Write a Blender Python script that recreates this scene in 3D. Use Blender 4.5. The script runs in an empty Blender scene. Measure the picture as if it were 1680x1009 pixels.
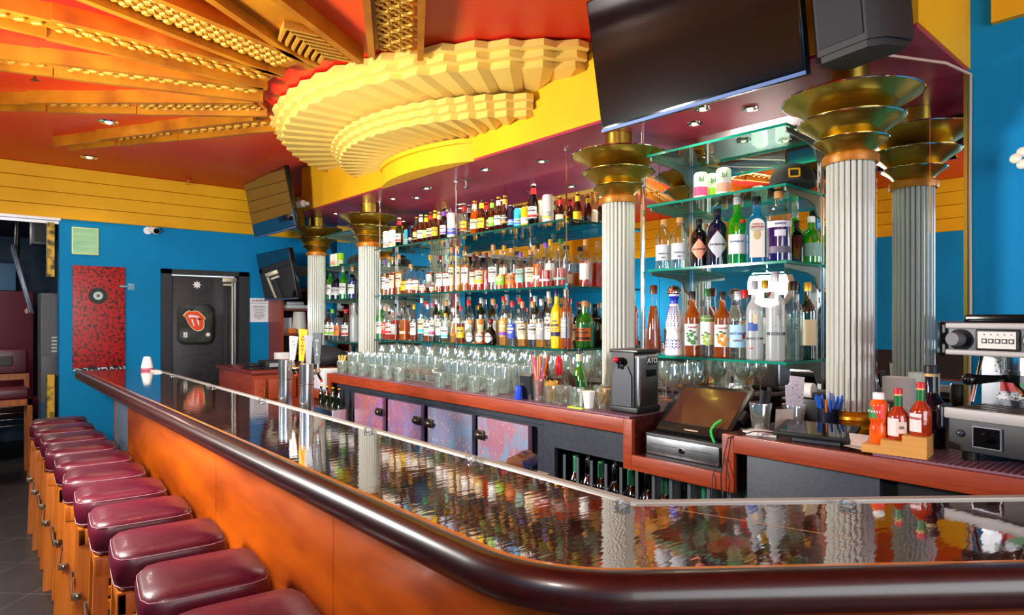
import bpy, bmesh, math, random
from mathutils import Vector, Matrix
random.seed(7)
PI=math.pi; R=math.radians; C=bpy.context.scene.collection; S=bpy.context.scene
# ------------------------------------------------------------------ camera, world, light, exposure
F=1042.0; CX=840.0; HY=520.0; TH=R(41); sn,cs=math.sin(TH),math.cos(TH); CZ=1.55
cam=bpy.data.cameras.new('camera'); cam.sensor_width=36; cam.lens=36*F/1680; cam.shift_y=(HY-504.5)/1680
cam.clip_start=.02; co=bpy.data.objects.new('camera',cam); C.objects.link(co)
co.location=(0,0,CZ); co.rotation_euler=(R(90),0,-TH); S.camera=co
w=bpy.data.worlds.new('world'); S.world=w; w.use_nodes=True
w.node_tree.nodes['Background'].inputs[0].default_value=(.85,.92,1,1); w.node_tree.nodes['Background'].inputs[1].default_value=1.0
S.view_settings.view_transform='Standard'; S.view_settings.look='None'; S.view_settings.gamma=1
S.view_settings.use_curve_mapping=False; S.view_settings.exposure=0.3
cy=S.cycles; cy.max_bounces=10; cy.diffuse_bounces=4; cy.glossy_bounces=6; cy.transmission_bounces=8; cy.transparent_max_bounces=40
cy.caustics_reflective=True; cy.caustics_refractive=False; cy.sample_clamp_indirect=5; cy.use_denoising=True
def lamp(kind,name,loc,power,col=(1,1,1),size=.2,rot=(0,0,0),sy=None,spot=None,blend=.6,shape=None):
    l=bpy.data.lights.new(name,kind); l.energy=power; l.color=col
    if kind=='AREA':
        l.size=size
        if sy: l.shape='RECTANGLE'; l.size_y=sy
        if shape: l.shape=shape
    else: l.shadow_soft_size=size
    if spot: l.spot_size=R(spot); l.spot_blend=blend
    o=bpy.data.objects.new(name,l); C.objects.link(o); o.location=loc; o.rotation_euler=rot; return o
# studio flash head standing on the customers' side (seen in the bar mirror), shining at the bar
lamp('AREA','studio_flash_light',(-.37,3.1,1.86),120,(1,.97,.93),.42,(0,R(-90),0),shape='DISK')
lamp('POINT','ceiling_fill_point',(-.75,5.3,1.6),38,(1,.93,.82),.08)  # point fill added well apart from the flash, lifts ceiling and far wall
# fill light added above and left of the camera, no fixture there
lamp('POINT','camera_side_fill',(-.75,.35,2.2),60,(1,.97,.92),.14)
# cool fill light added behind the camera, at the unseen window
lamp('AREA','window_side_fill',(.6,-2.65,1.7),90,(.93,.97,1),3.2,(R(90),0,0),1.9)
# ------------------------------------------------------------------ helpers
def lin(h):
    if isinstance(h,str):
        h=h.lstrip('#'); v=[int(h[i:i+2],16)/255 for i in (0,2,4)]
        return tuple(x/12.92 if x<=.04045 else ((x+.055)/1.055)**2.4 for x in v)+(1,)
    return tuple(h)+(1,) if len(h)==3 else h
MC={}
def mat(col,rough=.5,metal=0,coat=0,spec=.5,ior=1.5,trans=0,emit=0,name=None,noise=None,bump=None,alpha=1,sub=0):
    """noise=(col2,scale,(sx,sy,sz),detail,lo,hi)  bump=(scale,strength,(sx,sy,sz))"""
    key=(col,rough,metal,coat,spec,ior,trans,emit,name,str(noise),str(bump),sub)
    if key in MC: return MC[key]
    m=bpy.data.materials.new(name or 'paint'); m.use_nodes=True; N=m.node_tree; b=N.nodes['Principled BSDF']
    b.inputs['Base Color'].default_value=lin(col); b.inputs['Roughness'].default_value=rough; b.inputs['Metallic'].default_value=metal
    b.inputs['Coat Weight'].default_value=coat; b.inputs['Coat Roughness'].default_value=.05; b.inputs['IOR'].default_value=ior
    b.inputs['Specular IOR Level'].default_value=spec; b.inputs['Transmission Weight'].default_value=trans
    if emit: b.inputs['Emission Color'].default_value=lin(col); b.inputs['Emission Strength'].default_value=emit
    if noise or bump: tc=N.nodes.new('ShaderNodeTexCoord')
    if noise:
        c2,sc,st,det,lo,hi=noise
        mp=N.nodes.new('ShaderNodeMapping'); mp.inputs['Scale'].default_value=st; N.links.new(tc.outputs['Object'],mp.inputs[0])
        n=N.nodes.new('ShaderNodeTexNoise'); n.inputs['Scale'].default_value=sc; n.inputs['Detail'].default_value=det; N.links.new(mp.outputs[0],n.inputs['Vector'])
        r=N.nodes.new('ShaderNodeValToRGB'); r.color_ramp.elements[0].position=lo; r.color_ramp.elements[1].position=hi
        r.color_ramp.elements[0].color=lin(col); r.color_ramp.elements[1].color=lin(c2)
        N.links.new(n.outputs['Fac'],r.inputs[0]); N.links.new(r.outputs[0],b.inputs['Base Color'])
    if bump:
        sc,stn,st=bump
        mp=N.nodes.new('ShaderNodeMapping'); mp.inputs['Scale'].default_value=st; N.links.new(tc.outputs['Object'],mp.inputs[0])
        n=N.nodes.new('ShaderNodeTexNoise'); n.inputs['Scale'].default_value=sc; n.inputs['Detail'].default_value=2; N.links.new(mp.outputs[0],n.inputs['Vector'])
        bp=N.nodes.new('ShaderNodeBump'); bp.inputs['Strength'].default_value=stn; bp.inputs['Distance'].default_value=.01
        N.links.new(n.outputs['Fac'],bp.inputs['Height']); N.links.new(bp.outputs[0],b.inputs['Normal'])
        if coat: N.links.new(bp.outputs[0],b.inputs['Coat Normal'])
    MC[key]=m; return m
def glass(col,refl=.08,power=3.0,rough=.02,milky=0,mcol='ffffff',edge=.75):
    key=('g',col,refl,power,rough,milky,mcol,edge)
    if key in MC: return MC[key]
    m=bpy.data.materials.new('glass'); m.use_nodes=True; N=m.node_tree; N.nodes.clear()
    out=N.nodes.new('ShaderNodeOutputMaterial'); tr=N.nodes.new('ShaderNodeBsdfTransparent'); gl=N.nodes.new('ShaderNodeBsdfGlossy')
    tr.inputs[0].default_value=lin(col); gl.inputs['Color'].default_value=(1,1,1,1); gl.inputs['Roughness'].default_value=rough
    lw=N.nodes.new('ShaderNodeLayerWeight'); lw.inputs[0].default_value=.5
    p=N.nodes.new('ShaderNodeMath'); p.operation='POWER'; p.inputs[1].default_value=power; N.links.new(lw.outputs['Facing'],p.inputs[0])
    a=N.nodes.new('ShaderNodeMath'); a.operation='MULTIPLY_ADD'; a.inputs[1].default_value=edge; a.inputs[2].default_value=refl; N.links.new(p.outputs[0],a.inputs[0])
    base=tr.outputs[0]
    if milky:
        d=N.nodes.new('ShaderNodeBsdfDiffuse'); d.inputs[0].default_value=lin(mcol); t2=N.nodes.new('ShaderNodeBsdfTranslucent'); t2.inputs[0].default_value=lin(mcol)
        a1=N.nodes.new('ShaderNodeMixShader'); a1.inputs[0].default_value=.45; N.links.new(d.outputs[0],a1.inputs[1]); N.links.new(t2.outputs[0],a1.inputs[2])
        mm=N.nodes.new('ShaderNodeMixShader'); mm.inputs[0].default_value=milky; N.links.new(tr.outputs[0],mm.inputs[1]); N.links.new(a1.outputs[0],mm.inputs[2]); base=mm.outputs[0]
    mx=N.nodes.new('ShaderNodeMixShader'); N.links.new(a.outputs[0],mx.inputs[0]); N.links.new(base,mx.inputs[1]); N.links.new(gl.outputs[0],mx.inputs[2])
    N.links.new(mx.outputs[0],out.inputs[0]); MC[key]=m; return m
class B:
    """collects shapes for one mesh"""
    def __init__(s): s.bm=bmesh.new(); s.mi=0
    def _fin(s,vs):
        fs=set(f for v in vs for f in v.link_faces)
        for f in fs: f.material_index=s.mi
        return vs
    def box(s,x0,x1,y0,y1,z0,z1,bev=0,rz=0,M=None,seg=2):
        cx,cy_,cz=(x0+x1)/2,(y0+y1)/2,(z0+z1)/2
        m=Matrix.Translation((cx,cy_,cz))@Matrix.Rotation(rz,4,'Z')@Matrix.Diagonal((abs(x1-x0),abs(y1-y0),abs(z1-z0),1))
        if M: m=M@m
        r=bmesh.ops.create_cube(s.bm,size=1,matrix=m)
        if bev:
            es=list({e for v in r['verts'] for e in v.link_edges})
            q=bmesh.ops.bevel(s.bm,geom=es,offset=bev,segments=seg,affect='EDGES',profile=.6)
            for f in q['faces']: f.material_index=s.mi
            s._fin(q['verts'])
        else: s._fin(r['verts'])
        return s
    def cyl(s,p,q,r,r2=None,seg=16):
        p=Vector(p); q=Vector(q); d=q-p; L=d.length
        m=Matrix.Translation((p+q)/2)@d.to_track_quat('Z','Y').to_matrix().to_4x4()
        v=bmesh.ops.create_cone(s.bm,cap_ends=True,segments=seg,radius1=r,radius2=r if r2 is None else r2,depth=L,matrix=m)['verts']; s._fin(v); return s
    def sph(s,c,r,sc=(1,1,1),seg=14,M=None):
        m=Matrix.Translation(c)@Matrix.Diagonal((*sc,1))
        if M: m=M@m
        v=bmesh.ops.create_uvsphere(s.bm,u_segments=seg,v_segments=max(6,seg//2+2),radius=r,matrix=m)['verts']; s._fin(v); return s
    def lathe(s,prof,seg=20,c=(0,0,0),n=2,a0=0,a1=2*PI,M=None,flute=0,nf=0):
        full=abs(a1-a0-2*PI)<1e-6; k=seg if full else seg+1; rings=[]
        for r,z in prof:
            ring=[]
            for i in range(k):
                t=a0+(a1-a0)*i/seg; rr=r
                if n!=2: rr=r/((abs(math.cos(t))**n+abs(math.sin(t))**n)**(1/n))
                if flute: rr=r*(1-flute*(1-abs(math.sin(nf*t/2))))
                v=Vector((c[0]+rr*math.cos(t),c[1]+rr*math.sin(t),c[2]+z))
                if M: v=M@v
                ring.append(s.bm.verts.new(v))
            rings.append(ring)
        for a,b in zip(rings,rings[1:]):
            for i in range(seg):
                j=(i+1)%k
                f=s.bm.faces.new((a[i],a[j],b[j],b[i])); f.material_index=s.mi
        if full:
            for ring,rv in ((rings[0],True),(rings[-1],False)):
                if prof[0 if rv else -1][0]>1e-4:
                    f=s.bm.faces.new(ring[::-1] if rv else ring); f.material_index=s.mi
        return s
    def prism(s,poly,z0,z1,M=None):
        """poly in xy, extruded z0..z1; M maps to world"""
        lo=[Vector((x,y,z0)) for x,y in poly]; hi=[Vector((x,y,z1)) for x,y in poly]
        if M: lo=[M@v for v in lo]; hi=[M@v for v in hi]
        lo=[s.bm.verts.new(v) for v in lo]; hi=[s.bm.verts.new(v) for v in hi]; n=len(poly)
        fs=[s.bm.faces.new(lo[::-1]),s.bm.faces.new(hi)]+[s.bm.faces.new((lo[i],lo[(i+1)%n],hi[(i+1)%n],hi[i])) for i in range(n)]
        for f in fs: f.material_index=s.mi
        return s
    def tube(s,pts,r,seg=8):
        pts=[Vector(p) for p in pts]; rings=[]
        for i,p in enumerate(pts):
            d=(pts[min(i+1,len(pts)-1)]-pts[max(i-1,0)]).normalized(); q=d.to_track_quat('Z','Y'); rr=r[i] if isinstance(r,(list,tuple)) else r
            rings.append([s.bm.verts.new(p+q@Vector((rr*math.cos(2*PI*k/seg),rr*math.sin(2*PI*k/seg),0))) for k in range(seg)])
        for a,b in zip(rings,rings[1:]):
            best=min(range(seg),key=lambda o:sum((a[i].co-b[(i+o)%seg].co).length for i in range(seg)))
            for i in range(seg):
                f=s.bm.faces.new((a[i],a[(i+1)%seg],b[(i+1+best)%seg],b[(i+best)%seg])); f.material_index=s.mi
        for ring in (rings[0],rings[-1]):
            f=s.bm.faces.new(ring); f.material_index=s.mi
        return s
    def sweep(s,path,prof):
        """path: list of (x,y,nx,ny); prof: closed list of (offset,z)"""
        rings=[[s.bm.verts.new((x+nx*o,y+ny*o,z)) for o,z in prof] for x,y,nx,ny in path]; k=len(prof)
        for a,b in zip(rings,rings[1:]):
            for i in range(k):
                f=s.bm.faces.new((a[i],a[(i+1)%k],b[(i+1)%k],b[i])); f.material_index=s.mi
        s.bm.faces.new(rings[0][::-1]); s.bm.faces.new(rings[-1]); return s
    def quad(s,*ps):
        f=s.bm.faces.new([s.bm.verts.new(p) for p in ps]); f.material_index=s.mi; return s
    def mesh(s,name,ang=35,fix=True):
        if fix: bmesh.ops.recalc_face_normals(s.bm,faces=s.bm.faces[:])
        me=bpy.data.meshes.new(name); s.bm.to_mesh(me); s.bm.free()
        me.polygons.foreach_set('use_smooth',[True]*len(me.polygons)); me.set_sharp_from_angle(angle=R(ang)); return me
def add(name,b,m,parent=None,loc=None,rz=0,ang=35,rot=None,fix=True):
    me=b.mesh(name,ang,fix) if isinstance(b,B) else b
    if isinstance(b,B):
        for x in (m if isinstance(m,(list,tuple)) else [m]): me.materials.append(x)
    o=bpy.data.objects.new(name,me); C.objects.link(o)
    if parent: o.parent=parent
    if loc: o.location=loc
    o.rotation_euler=rot if rot else (0,0,rz); return o
def tag(o,label,cat,group=None,kind=None):
    if label: o['label']=label
    if cat: o['category']=cat
    if group: o['group']=group
    if kind: o['kind']=kind
    return o
def thing(name,label,cat,loc=(0,0,0),rz=0,group=None,rot=None):
    o=bpy.data.objects.new(name,None); C.objects.link(o); o.location=loc; o.rotation_euler=rot if rot else (0,0,rz); o.empty_display_size=.05
    return tag(o,label,cat,group)
def struct(name,b,m,parent=None):
    o=add(name,b,m,parent); 
    if not parent: o['kind']='structure'
    return o
def copy_tree(o,parent=None):
    c=o.copy(); C.objects.link(c); c.parent=parent
    for ch in list(o.children): copy_tree(ch,c)
    return c
def yat(px,X):
    t=(px-CX)/F; return X*(cs-t*sn)/(sn+t*cs)
def text_mesh(txt,size,depth=.0008,mirror=True,bold=0,wrap=None,align='CENTER',spacing=1.0,line=1.0):
    """lettering as mesh in the xz plane, reading along +x seen from -y; wrap=radius bends it round a bottle whose axis is at the origin"""
    cu=bpy.data.curves.new('t','FONT'); cu.body=txt; cu.size=size; cu.extrude=depth; cu.align_x=align; cu.align_y='CENTER'; cu.offset=bold
    cu.space_character=spacing; cu.space_line=line; cu.resolution_u=3
    ob=bpy.data.objects.new('t',cu); C.objects.link(ob); dg=bpy.context.evaluated_depsgraph_get()
    me=bpy.data.meshes.new_from_object(ob.evaluated_get(dg)); C.objects.unlink(ob); bpy.data.objects.remove(ob)
    for v in me.vertices:
        x,y,z=v.co; x=-x if mirror else x
        if wrap: r=wrap+.0012+z; v.co=(r*math.sin(x/wrap),-r*math.cos(x/wrap),y)
        else: v.co=(x,-z,y)
    me.flip_normals() if mirror else None
    return me
def letters(name,txt,size,m,parent,loc=(0,0,0),rz=0,**k):
    me=text_mesh(txt,size,**k); me.name=name; me.materials.clear(); me.materials.append(m)
    o=bpy.data.objects.new(name,me); C.objects.link(o); o.parent=parent; o.location=loc; o.rotation_euler=(0,0,rz); return o
# ------------------------------------------------------------------ shared materials
BLUE=mat('0086c0',.7,spec=.2,bump=(60,.08,(1,1,1)),noise=('007cb2',1.5,(1,1,1),2,.3,.7))
YELLOW=mat('e8b010',.6,spec=.3,noise=('dca00c',2,(1,1,1),2,.3,.7))
MAROON=mat('a42e4a',.35,noise=('92243f',3,(1,1,1),2,.3,.7))
MIRROR=mat((.86,.88,.86),.0,1,name='mirror')
BLACK=mat('101114',.45); BLACKG=mat('0a0a0c',.12); DARK=mat('1d222b',.5,noise=('272d38',40,(1,1,1),2,.3,.7))
STEEL=mat((.72,.72,.72),.22,1); CHROME=mat((.85,.85,.86),.06,1); BRUSH=mat((.55,.55,.56),.35,1)
BRASS=mat((.62,.45,.07),.30,1,name='brass'); GOLD=mat('c07a10',.42,.35,name='gold_paint',noise=('98560a',5,(1,1,1),5,.35,.7)); GOLDB=mat('c08a2a',.42,.35,bump=(160,.5,(1,1,1)),name='gold_relief')
CREAM=mat('dfbc5c',.55,name='cream_paint'); WHITE=mat('f2f2f0',.5)
WOODR=mat('9a3c16',.42,coat=.08,noise=('822c0c',6,(14,1,14),3,.3,.7),name='cherry_wood')
WOODO=mat('b85204',.36,coat=.1,noise=('7a2c02',1.5,(1,.9,3.4),9,.36,.66),bump=(6,.03,(1,1,1)),name='varnished_maple')
WOODL=mat('c8701c',.35,noise=('a4520f',5,(8,8,1),3,.3,.7),name='stool_wood')
WOODD=mat('300c08',.3,coat=.15,noise=('220806',5,(10,.8,10),4,.3,.7),name='dark_lacquered_wood')
PALE=mat('d8a050',.5,noise=('c88f40',8,(1,8,8),3,.3,.7),name='bamboo')
# ------------------------------------------------------------------ room shell
XW=2.85; YW=6.75; ZC=2.86; ZS=2.467
b=B(); b.quad((-1.4,-2.8,0),(3.2,-2.8,0),(3.2,10.2,0),(-1.4,10.2,0))
def tilemat():
    m=bpy.data.materials.new('slate_tiles'); m.use_nodes=True; N=m.node_tree; bs=N.nodes['Principled BSDF']; bs.inputs['Roughness'].default_value=.42
    tc=N.nodes.new('ShaderNodeTexCoord'); mp=N.nodes.new('ShaderNodeMapping'); mp.inputs['Rotation'].default_value=(0,0,R(45)); N.links.new(tc.outputs['Object'],mp.inputs[0])
    br=N.nodes.new('ShaderNodeTexBrick'); br.offset=0; br.inputs['Scale'].default_value=1; br.inputs['Brick Width'].default_value=.42; br.inputs['Row Height'].default_value=.42; br.inputs['Mortar Size'].default_value=.003
    br.inputs['Color1'].default_value=lin('2e2c2d'); br.inputs['Color2'].default_value=lin('262526'); br.inputs['Mortar'].default_value=lin('5d5a58'); N.links.new(mp.outputs[0],br.inputs[0])
    no=N.nodes.new('ShaderNodeTexNoise'); no.inputs['Scale'].default_value=6; no.inputs['Detail'].default_value=6; N.links.new(tc.outputs['Object'],no.inputs[0])
    mx=N.nodes.new('ShaderNodeMix'); mx.data_type='RGBA'; mx.blend_type='OVERLAY'; mx.inputs[0].default_value=.6; N.links.new(br.outputs[0],mx.inputs[6]); N.links.new(no.outputs[0],mx.inputs[7])
    N.links.new(mx.outputs[2],bs.inputs[0]); return m
b.bm.normal_update(); struct('floor',b,tilemat())
CEIL=mat('c01004',.42,noise=('c8480a',.9,(1,1,1),4,.45,.7),bump=(40,.06,(1,1,1)),name='red_with_lit_orange')  # orange mottling puts the lit look of the red ceiling into its colour
b=B(); b.box(-1.5,3.2,-2.8,YW+.1,ZC,ZC+.1); struct('ceiling',b,CEIL)
# right wall (behind the bar), far wall, customers' wall, street wall
b=B(); b.box(XW+.01,XW+.12,-2.8,YW+.1,0,ZC); struct('wall_right',b,BLUE)
b=B(); b.box(XW-.02,XW+.01,-2.8,.60,2.62,ZC); struct('trim_1',b,YELLOW)
b=B(); b.box(1.5,2.03,YW-.01,YW+.1,2.02,2.40); b.box(.652,1.438,YW,YW+.1,0,ZC); b.box(1.438,2.25,YW,YW+.1,2.01,ZC); b.box(2.25,2.96,YW,YW+.1,0,ZC)
b.bm.free(); b=B()
b.box(.652,1.44,YW,YW+.12,0,ZC); b.box(1.44,2.25,YW,YW+.12,2.01,ZC); b.box(2.25,XW+.01,YW,YW+.12,0,ZC); b.box(-1.4,.652,YW,YW+.12,2.41,ZC)
struct('wall_far',b,BLUE)
def boards(name,x0,x1,y0,y1,z0,z1,n,axis):
    b=B(); h=(z1-z0)/n
    for i in range(n):
        if axis=='x': b.box(x0,x1,y0,y1,z0+i*h+.002,z0+(i+1)*h-.002,.004,seg=1)
        else: b.box(x0,x1,y0,y1,z0+i*h+.002,z0+(i+1)*h-.002,.004,seg=1)
    return struct(name,b,YELLOW)
boards('trim_2',-1.4,XW,YW-.03,YW,2.40,ZC,4,'x')
b=B(); b.box(-1.5,-1.4,-2.8,10.2,0,ZC); struct('wall_left',b,BLUE)
boards('trim_3',-1.4,-1.37,-2.8,YW,2.36,ZC,4,'y')
b=B(); b.box(-1.4,-1.38,-2.8,YW,0,1.22); struct('baseboard_left',b,BLACK)
b=B()
b.box(-1.4,-1.0,-2.8,-2.7,0,ZC); b.box(2.2,3.2,-2.8,-2.7,0,ZC); b.box(-1.0,2.2,-2.8,-2.7,0,.75); b.box(-1.0,2.2,-2.8,-2.7,2.65,ZC); struct('wall_near',b,YELLOW)
wn=thing('window_1',None,None); wn['kind']='structure'
b=B(); b.box(-1,2.2,-2.79,-2.71,.75,.8); b.box(-1,2.2,-2.79,-2.71,2.6,2.65)
for x in (-1,.04,1.11,2.15): b.box(x,x+.05,-2.79,-2.71,.75,2.65)
add('window_frame',b,BLACK,wn)
b=B(); b.box(-.98,2.18,-2.76,-2.755,.8,2.6); add('window_pane',b,glass('eef6f6'),wn)
# alcove beyond the opening
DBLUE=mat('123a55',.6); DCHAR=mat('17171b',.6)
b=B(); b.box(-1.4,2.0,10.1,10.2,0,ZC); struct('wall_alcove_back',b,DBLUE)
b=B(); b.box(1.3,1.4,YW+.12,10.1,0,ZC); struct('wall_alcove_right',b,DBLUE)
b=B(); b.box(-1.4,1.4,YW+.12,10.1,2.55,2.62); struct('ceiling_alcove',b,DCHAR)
b=B(); b.box(-1.4,.66,YW-.035,YW+.005,2.385,2.405); b.box(-1.4,.66,YW+.03,YW+.06,2.36,2.385); struct('trim_4',b,BRUSH)
b=B(); b.box(.57,.62,YW+.02,YW+.12,1.9,2.37); b.box(.57,.62,YW+.02,YW+.12,0,1.05); struct('trim_5',b,mat('caa21c',.5,noise=('3a3210',14,(1,1,1),5,.45,.62)))
# soffit over the bar
sof=[(2.278,.67),(2.278,5.45),(2.60,5.98),(XW+.01,5.98),(XW+.01,.67)]
b=B(); b.prism(sof,ZS+.012,ZC); struct('trim_6',b,YELLOW)
b=B(); b.prism([(2.284,.676),(2.284,5.45),(2.60,5.97),(XW,5.97),(XW,.676)],ZS,ZS+.012); struct('trim_7',b,MAROON)
n=14; arc=[]
for i in range(n+1):
    t=-1+2*i/n; arc.append((2.29-.14*(1-t*t)**.8,3.505+.545*t))
b=B(); b.prism(arc,ZS,2.60); struct('trim_8',b,YELLOW)
arc2=[(x-.022 if 0<i<n else x,y) for i,(x,y) in enumerate(arc)]
b=B(); b.prism(arc2,2.575,2.602); struct('trim_9',b,YELLOW)
# mirror wall
mr=thing('mirror_wall','tall mirror panels covering the wall behind the bar shelves','mirror',(0,0,0))
for i,(y0,y1) in enumerate(((.685,.80),(.803,.99),(.993,2.06),(2.063,3.35),(3.353,4.645),(4.648,5.63),(5.633,5.94))):
    b=B(); b.box(XW-.004,XW+.008,y0,y1,1.0,ZS-.001); add('mirror_panel',b,MIRROR,mr)
b=B(); b.box(XW-.02,XW+.008,.672,.684,1.13,ZS-.001); add('edge_trim',b,BRASS,mr)
b=B()
for y in (.801,.991): b.box(XW-.007,XW-.003,y-.004,y+.004,1.13,ZS-.002)
add('bevel_strip',b,CHROME,mr)
# door with round-cornered window
d=thing('door_1','black kitchen swing door with a logo sticker in its window','door'); d['kind']='structure'; del d['category']
FRM=mat('202328',.5)
b=B(); b.box(1.44,1.53,YW-.03,YW+.12,0,2.01); b.box(2.15,2.25,YW-.03,YW+.12,0,2.01); b.box(1.44,2.25,YW-.03,YW+.12,1.965,2.01); add('door_frame',b,FRM,d)
LEAF=mat('26262a',.4,noise=('33343a',25,(1,1,1),4,.3,.7))
b=B(); b.box(1.545,2.02,YW+.02,YW+.06,.02,1.95,.004); add('door_leaf',b,LEAF,d)
b=B(); b.box(2.025,2.10,YW+.03,YW+.06,.02,1.95,.004); add('door_leaf',b,BLACK,d)
b=B(); b.box(2.105,2.125,YW-.01,YW+.03,.02,1.93); b.box(1.995,2.135,YW-.02,YW+.03,1.90,1.95,.004); b.box(2.0,2.09,YW-.02,YW+.02,1.865,1.885); add('hinge',b,mat((.6,.52,.38),.35,1),d)
def rrect(w,h,r,n=6):
    P=[]
    for cx,cy2,a in ((w/2-r,h/2-r,0),(-w/2+r,h/2-r,90),(-w/2+r,-h/2+r,180),(w/2-r,-h/2+r,270)):
        for i in range(n+1): t=R(a+90*i/n); P.append((cx+r*math.cos(t),cy2+r*math.sin(t)))
    return P
VX=Matrix.Translation((1.755,YW+.018,1.478))@Matrix.Rotation(R(90),4,'X')   # local xy -> world xz, +z -> -y
b=B(); b.prism(rrect(.345,.40,.08),0,.02,VX); add('window_gasket',b,BLACKG,d)
b=B(); b.prism(rrect(.295,.35,.06),.02,.0215,VX); add('window_glass',b,mat('4a4f45',.08,noise=('1c2022',6,(1,1,1),3,.35,.6)),d)
def star(n,r0,r1,cx=0,cy2=0):
    return [(cx+(r0 if i%2==0 else r1)*math.cos(PI*i/n),cy2+(r0 if i%2==0 else r1)*math.sin(PI*i/n)) for i in range(2*n)]
st=thing('logo_sticker','orange lips and tongue sticker in the kitchen door window','sticker',(1.735,YW-.006,1.517))
M0=Matrix.Rotation(R(90),4,'X')
lip=[(-.095,.045),(-.07,.075),(-.045,.09),(-.02,.082),(0,.09),(.03,.085),(.06,.06),(.095,.02),(.09,.005),(.08,0),(.085,-.03),(.08,-.07),(.06,-.093),(.03,-.1),(0,-.09),(-.03,-.06),(-.055,-.02),(-.07,.02)]
b=B(); b.prism([(x*1.09,y*1.08) for x,y in lip],0,.001,M0); add('backing',b,mat('f3e2b0',.4),st)
b=B(); b.prism(lip,.001,.002,M0); add('lips',b,mat('ef4a12',.35),st)
b=B(); b.prism([(-.055,.05),(-.03,.055),(0,.05),(.05,.035),(.03,.022),(0,.03),(-.03,.03),(-.05,.022)],.002,.003,M0); b.prism([(-.03,.01),(-.015,.012),(-.005,-.03),(.005,-.065),(-.01,-.05)],.002,.003,M0); b.prism([(.02,.01),(.035,.01),(.045,-.03),(.04,-.06),(.03,-.03)],.002,.003,M0); add('teeth',b,WHITE,st)
b=B(); b.prism([(.03,.02),(.07,.012),(.05,.0),(.03,.005)],.002,.003,M0); add('mouth',b,BLACK,st)
for nm,cx,cz,r0,lb in (('snowflake_sticker',1.765,1.867,.042,'white snowflake sticker at the top of the kitchen door'),('snowflake_sticker',1.86,1.375,.026,'small white snowflake sticker in the door window corner')):
    b=B(); b.prism(star(8,r0,r0*.55),0,.002,M0); tag(add(nm,b,WHITE,loc=(cx,YW+(.018 if cz>1.8 else -.006),cz)),lb,'sticker')
t=thing('small_notice','tiny white notice at the lower left of the door window','notice',(1.655,YW-.006,1.375))
b=B(); b.box(-.017,.017,-.001,0,-.025,.025); add('paper',b,WHITE,t); b=B(); b.box(-.003,.003,-.002,-.001,-.012,.012); b.box(-.008,.008,-.002,-.001,-.014,-.010); add('print',b,BLACK,t)
# things on the far wall
t=thing('mirror_frame','pale green framed glass hung above the red panel','picture frame',(.84,YW,2.223))
b=B(); b.box(-.1,.1,-.015,0,-.12,.12,.003); add('frame',b,mat('d8e08c',.4),t); b=B(); b.box(-.09,.09,-.018,-.015,-.11,.11); add('picture',b,mat('a9d8a4',.15,noise=('7fbf9a',4,(1,1,6),4,.3,.7)),t)
t=thing('red_panel','tall glittery red wall panel with a vinyl record on it','wall panel',(.945,YW,1.553))
b=B(); b.box(-.2,.2,-.02,0,-.452,.452,.003); add('panel',b,mat('ae0808',.45,noise=('300303',42,(1,1,1),7,.47,.62)),t)
b=B(); b.box(-.2,.2,-.025,0,-.478,-.455); add('lower_edge',b,mat('c8c8c8',.4,noise=('101010',40,(1,1,1),1,.45,.5)),t)
t=thing('vinyl_record','black vinyl record with a pale label on the red panel','record',(.935,YW-.021,1.74),rot=(R(90),0,0))
b=B(); b.lathe([(.074,0),(.074,.002)],28); add('disc',b,mat('0a0a0c',.5),t); b=B(); b.lathe([(.037,.002),(.037,.003)],24); add('record_label',b,mat('a9cfc8',.5),t); b=B(); b.lathe([(.013,.003),(.013,.004)],16); add('label_centre',b,mat('8a2030',.5),t)
t=thing('door_latch','small chrome latch beside the red panel','latch',(1.15,YW,1.83)); b=B(); b.box(-.05,.02,-.03,-.021,-.008,.008,.002); b.box(.02,.075,-.006,0,-.03,.03,.002); add('latch_plate',b,mat('6aa0b8',.5,.2),t)
t=thing('security_camera','white bullet security camera on the far blue wall','camera',(1.36,YW,2.36))
b=B(); b.cyl((-.03,0,0),(-.03,-.02,0),.035); b.tube([(-.03,-.02,0),(-.01,-.05,.005),(0,-.06,0)],.012); add('mount',b,WHITE,t)
b=B(); b.cyl((-.005,-.03,.01),(.02,-.12,-.01),.03,.032,20); add('housing',b,WHITE,t); b=B(); b.cyl((.02,-.12,-.01),(.0215,-.126,-.0113),.027,seg=20); add('lens',b,BLACKG,t)
t=thing('warning_notice','white printed warning notice beside the kitchen door','notice',(2.362,YW,1.622))
b=B(); b.box(-.095,.095,-.002,0,-.125,.125); add('paper',b,mat('eef2f8',.6),t); INK=mat('3a3c48',.6)
letters('heading','WARNING:',.032,INK,t,(0,-.003,.097)); b=B(); b.box(-.085,.085,-.003,-.002,.07,.073); add('rule',b,INK,t)
letters('notice_text','Drinking distilled\nspirits, beer, coolers\nwine and other\nalcoholic beverages\nmay increase\ncancer risk, and,\nduring pregnancy,\ncan cause birth\ndefects',.0165,INK,t,(0,-.003,-.025))
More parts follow.
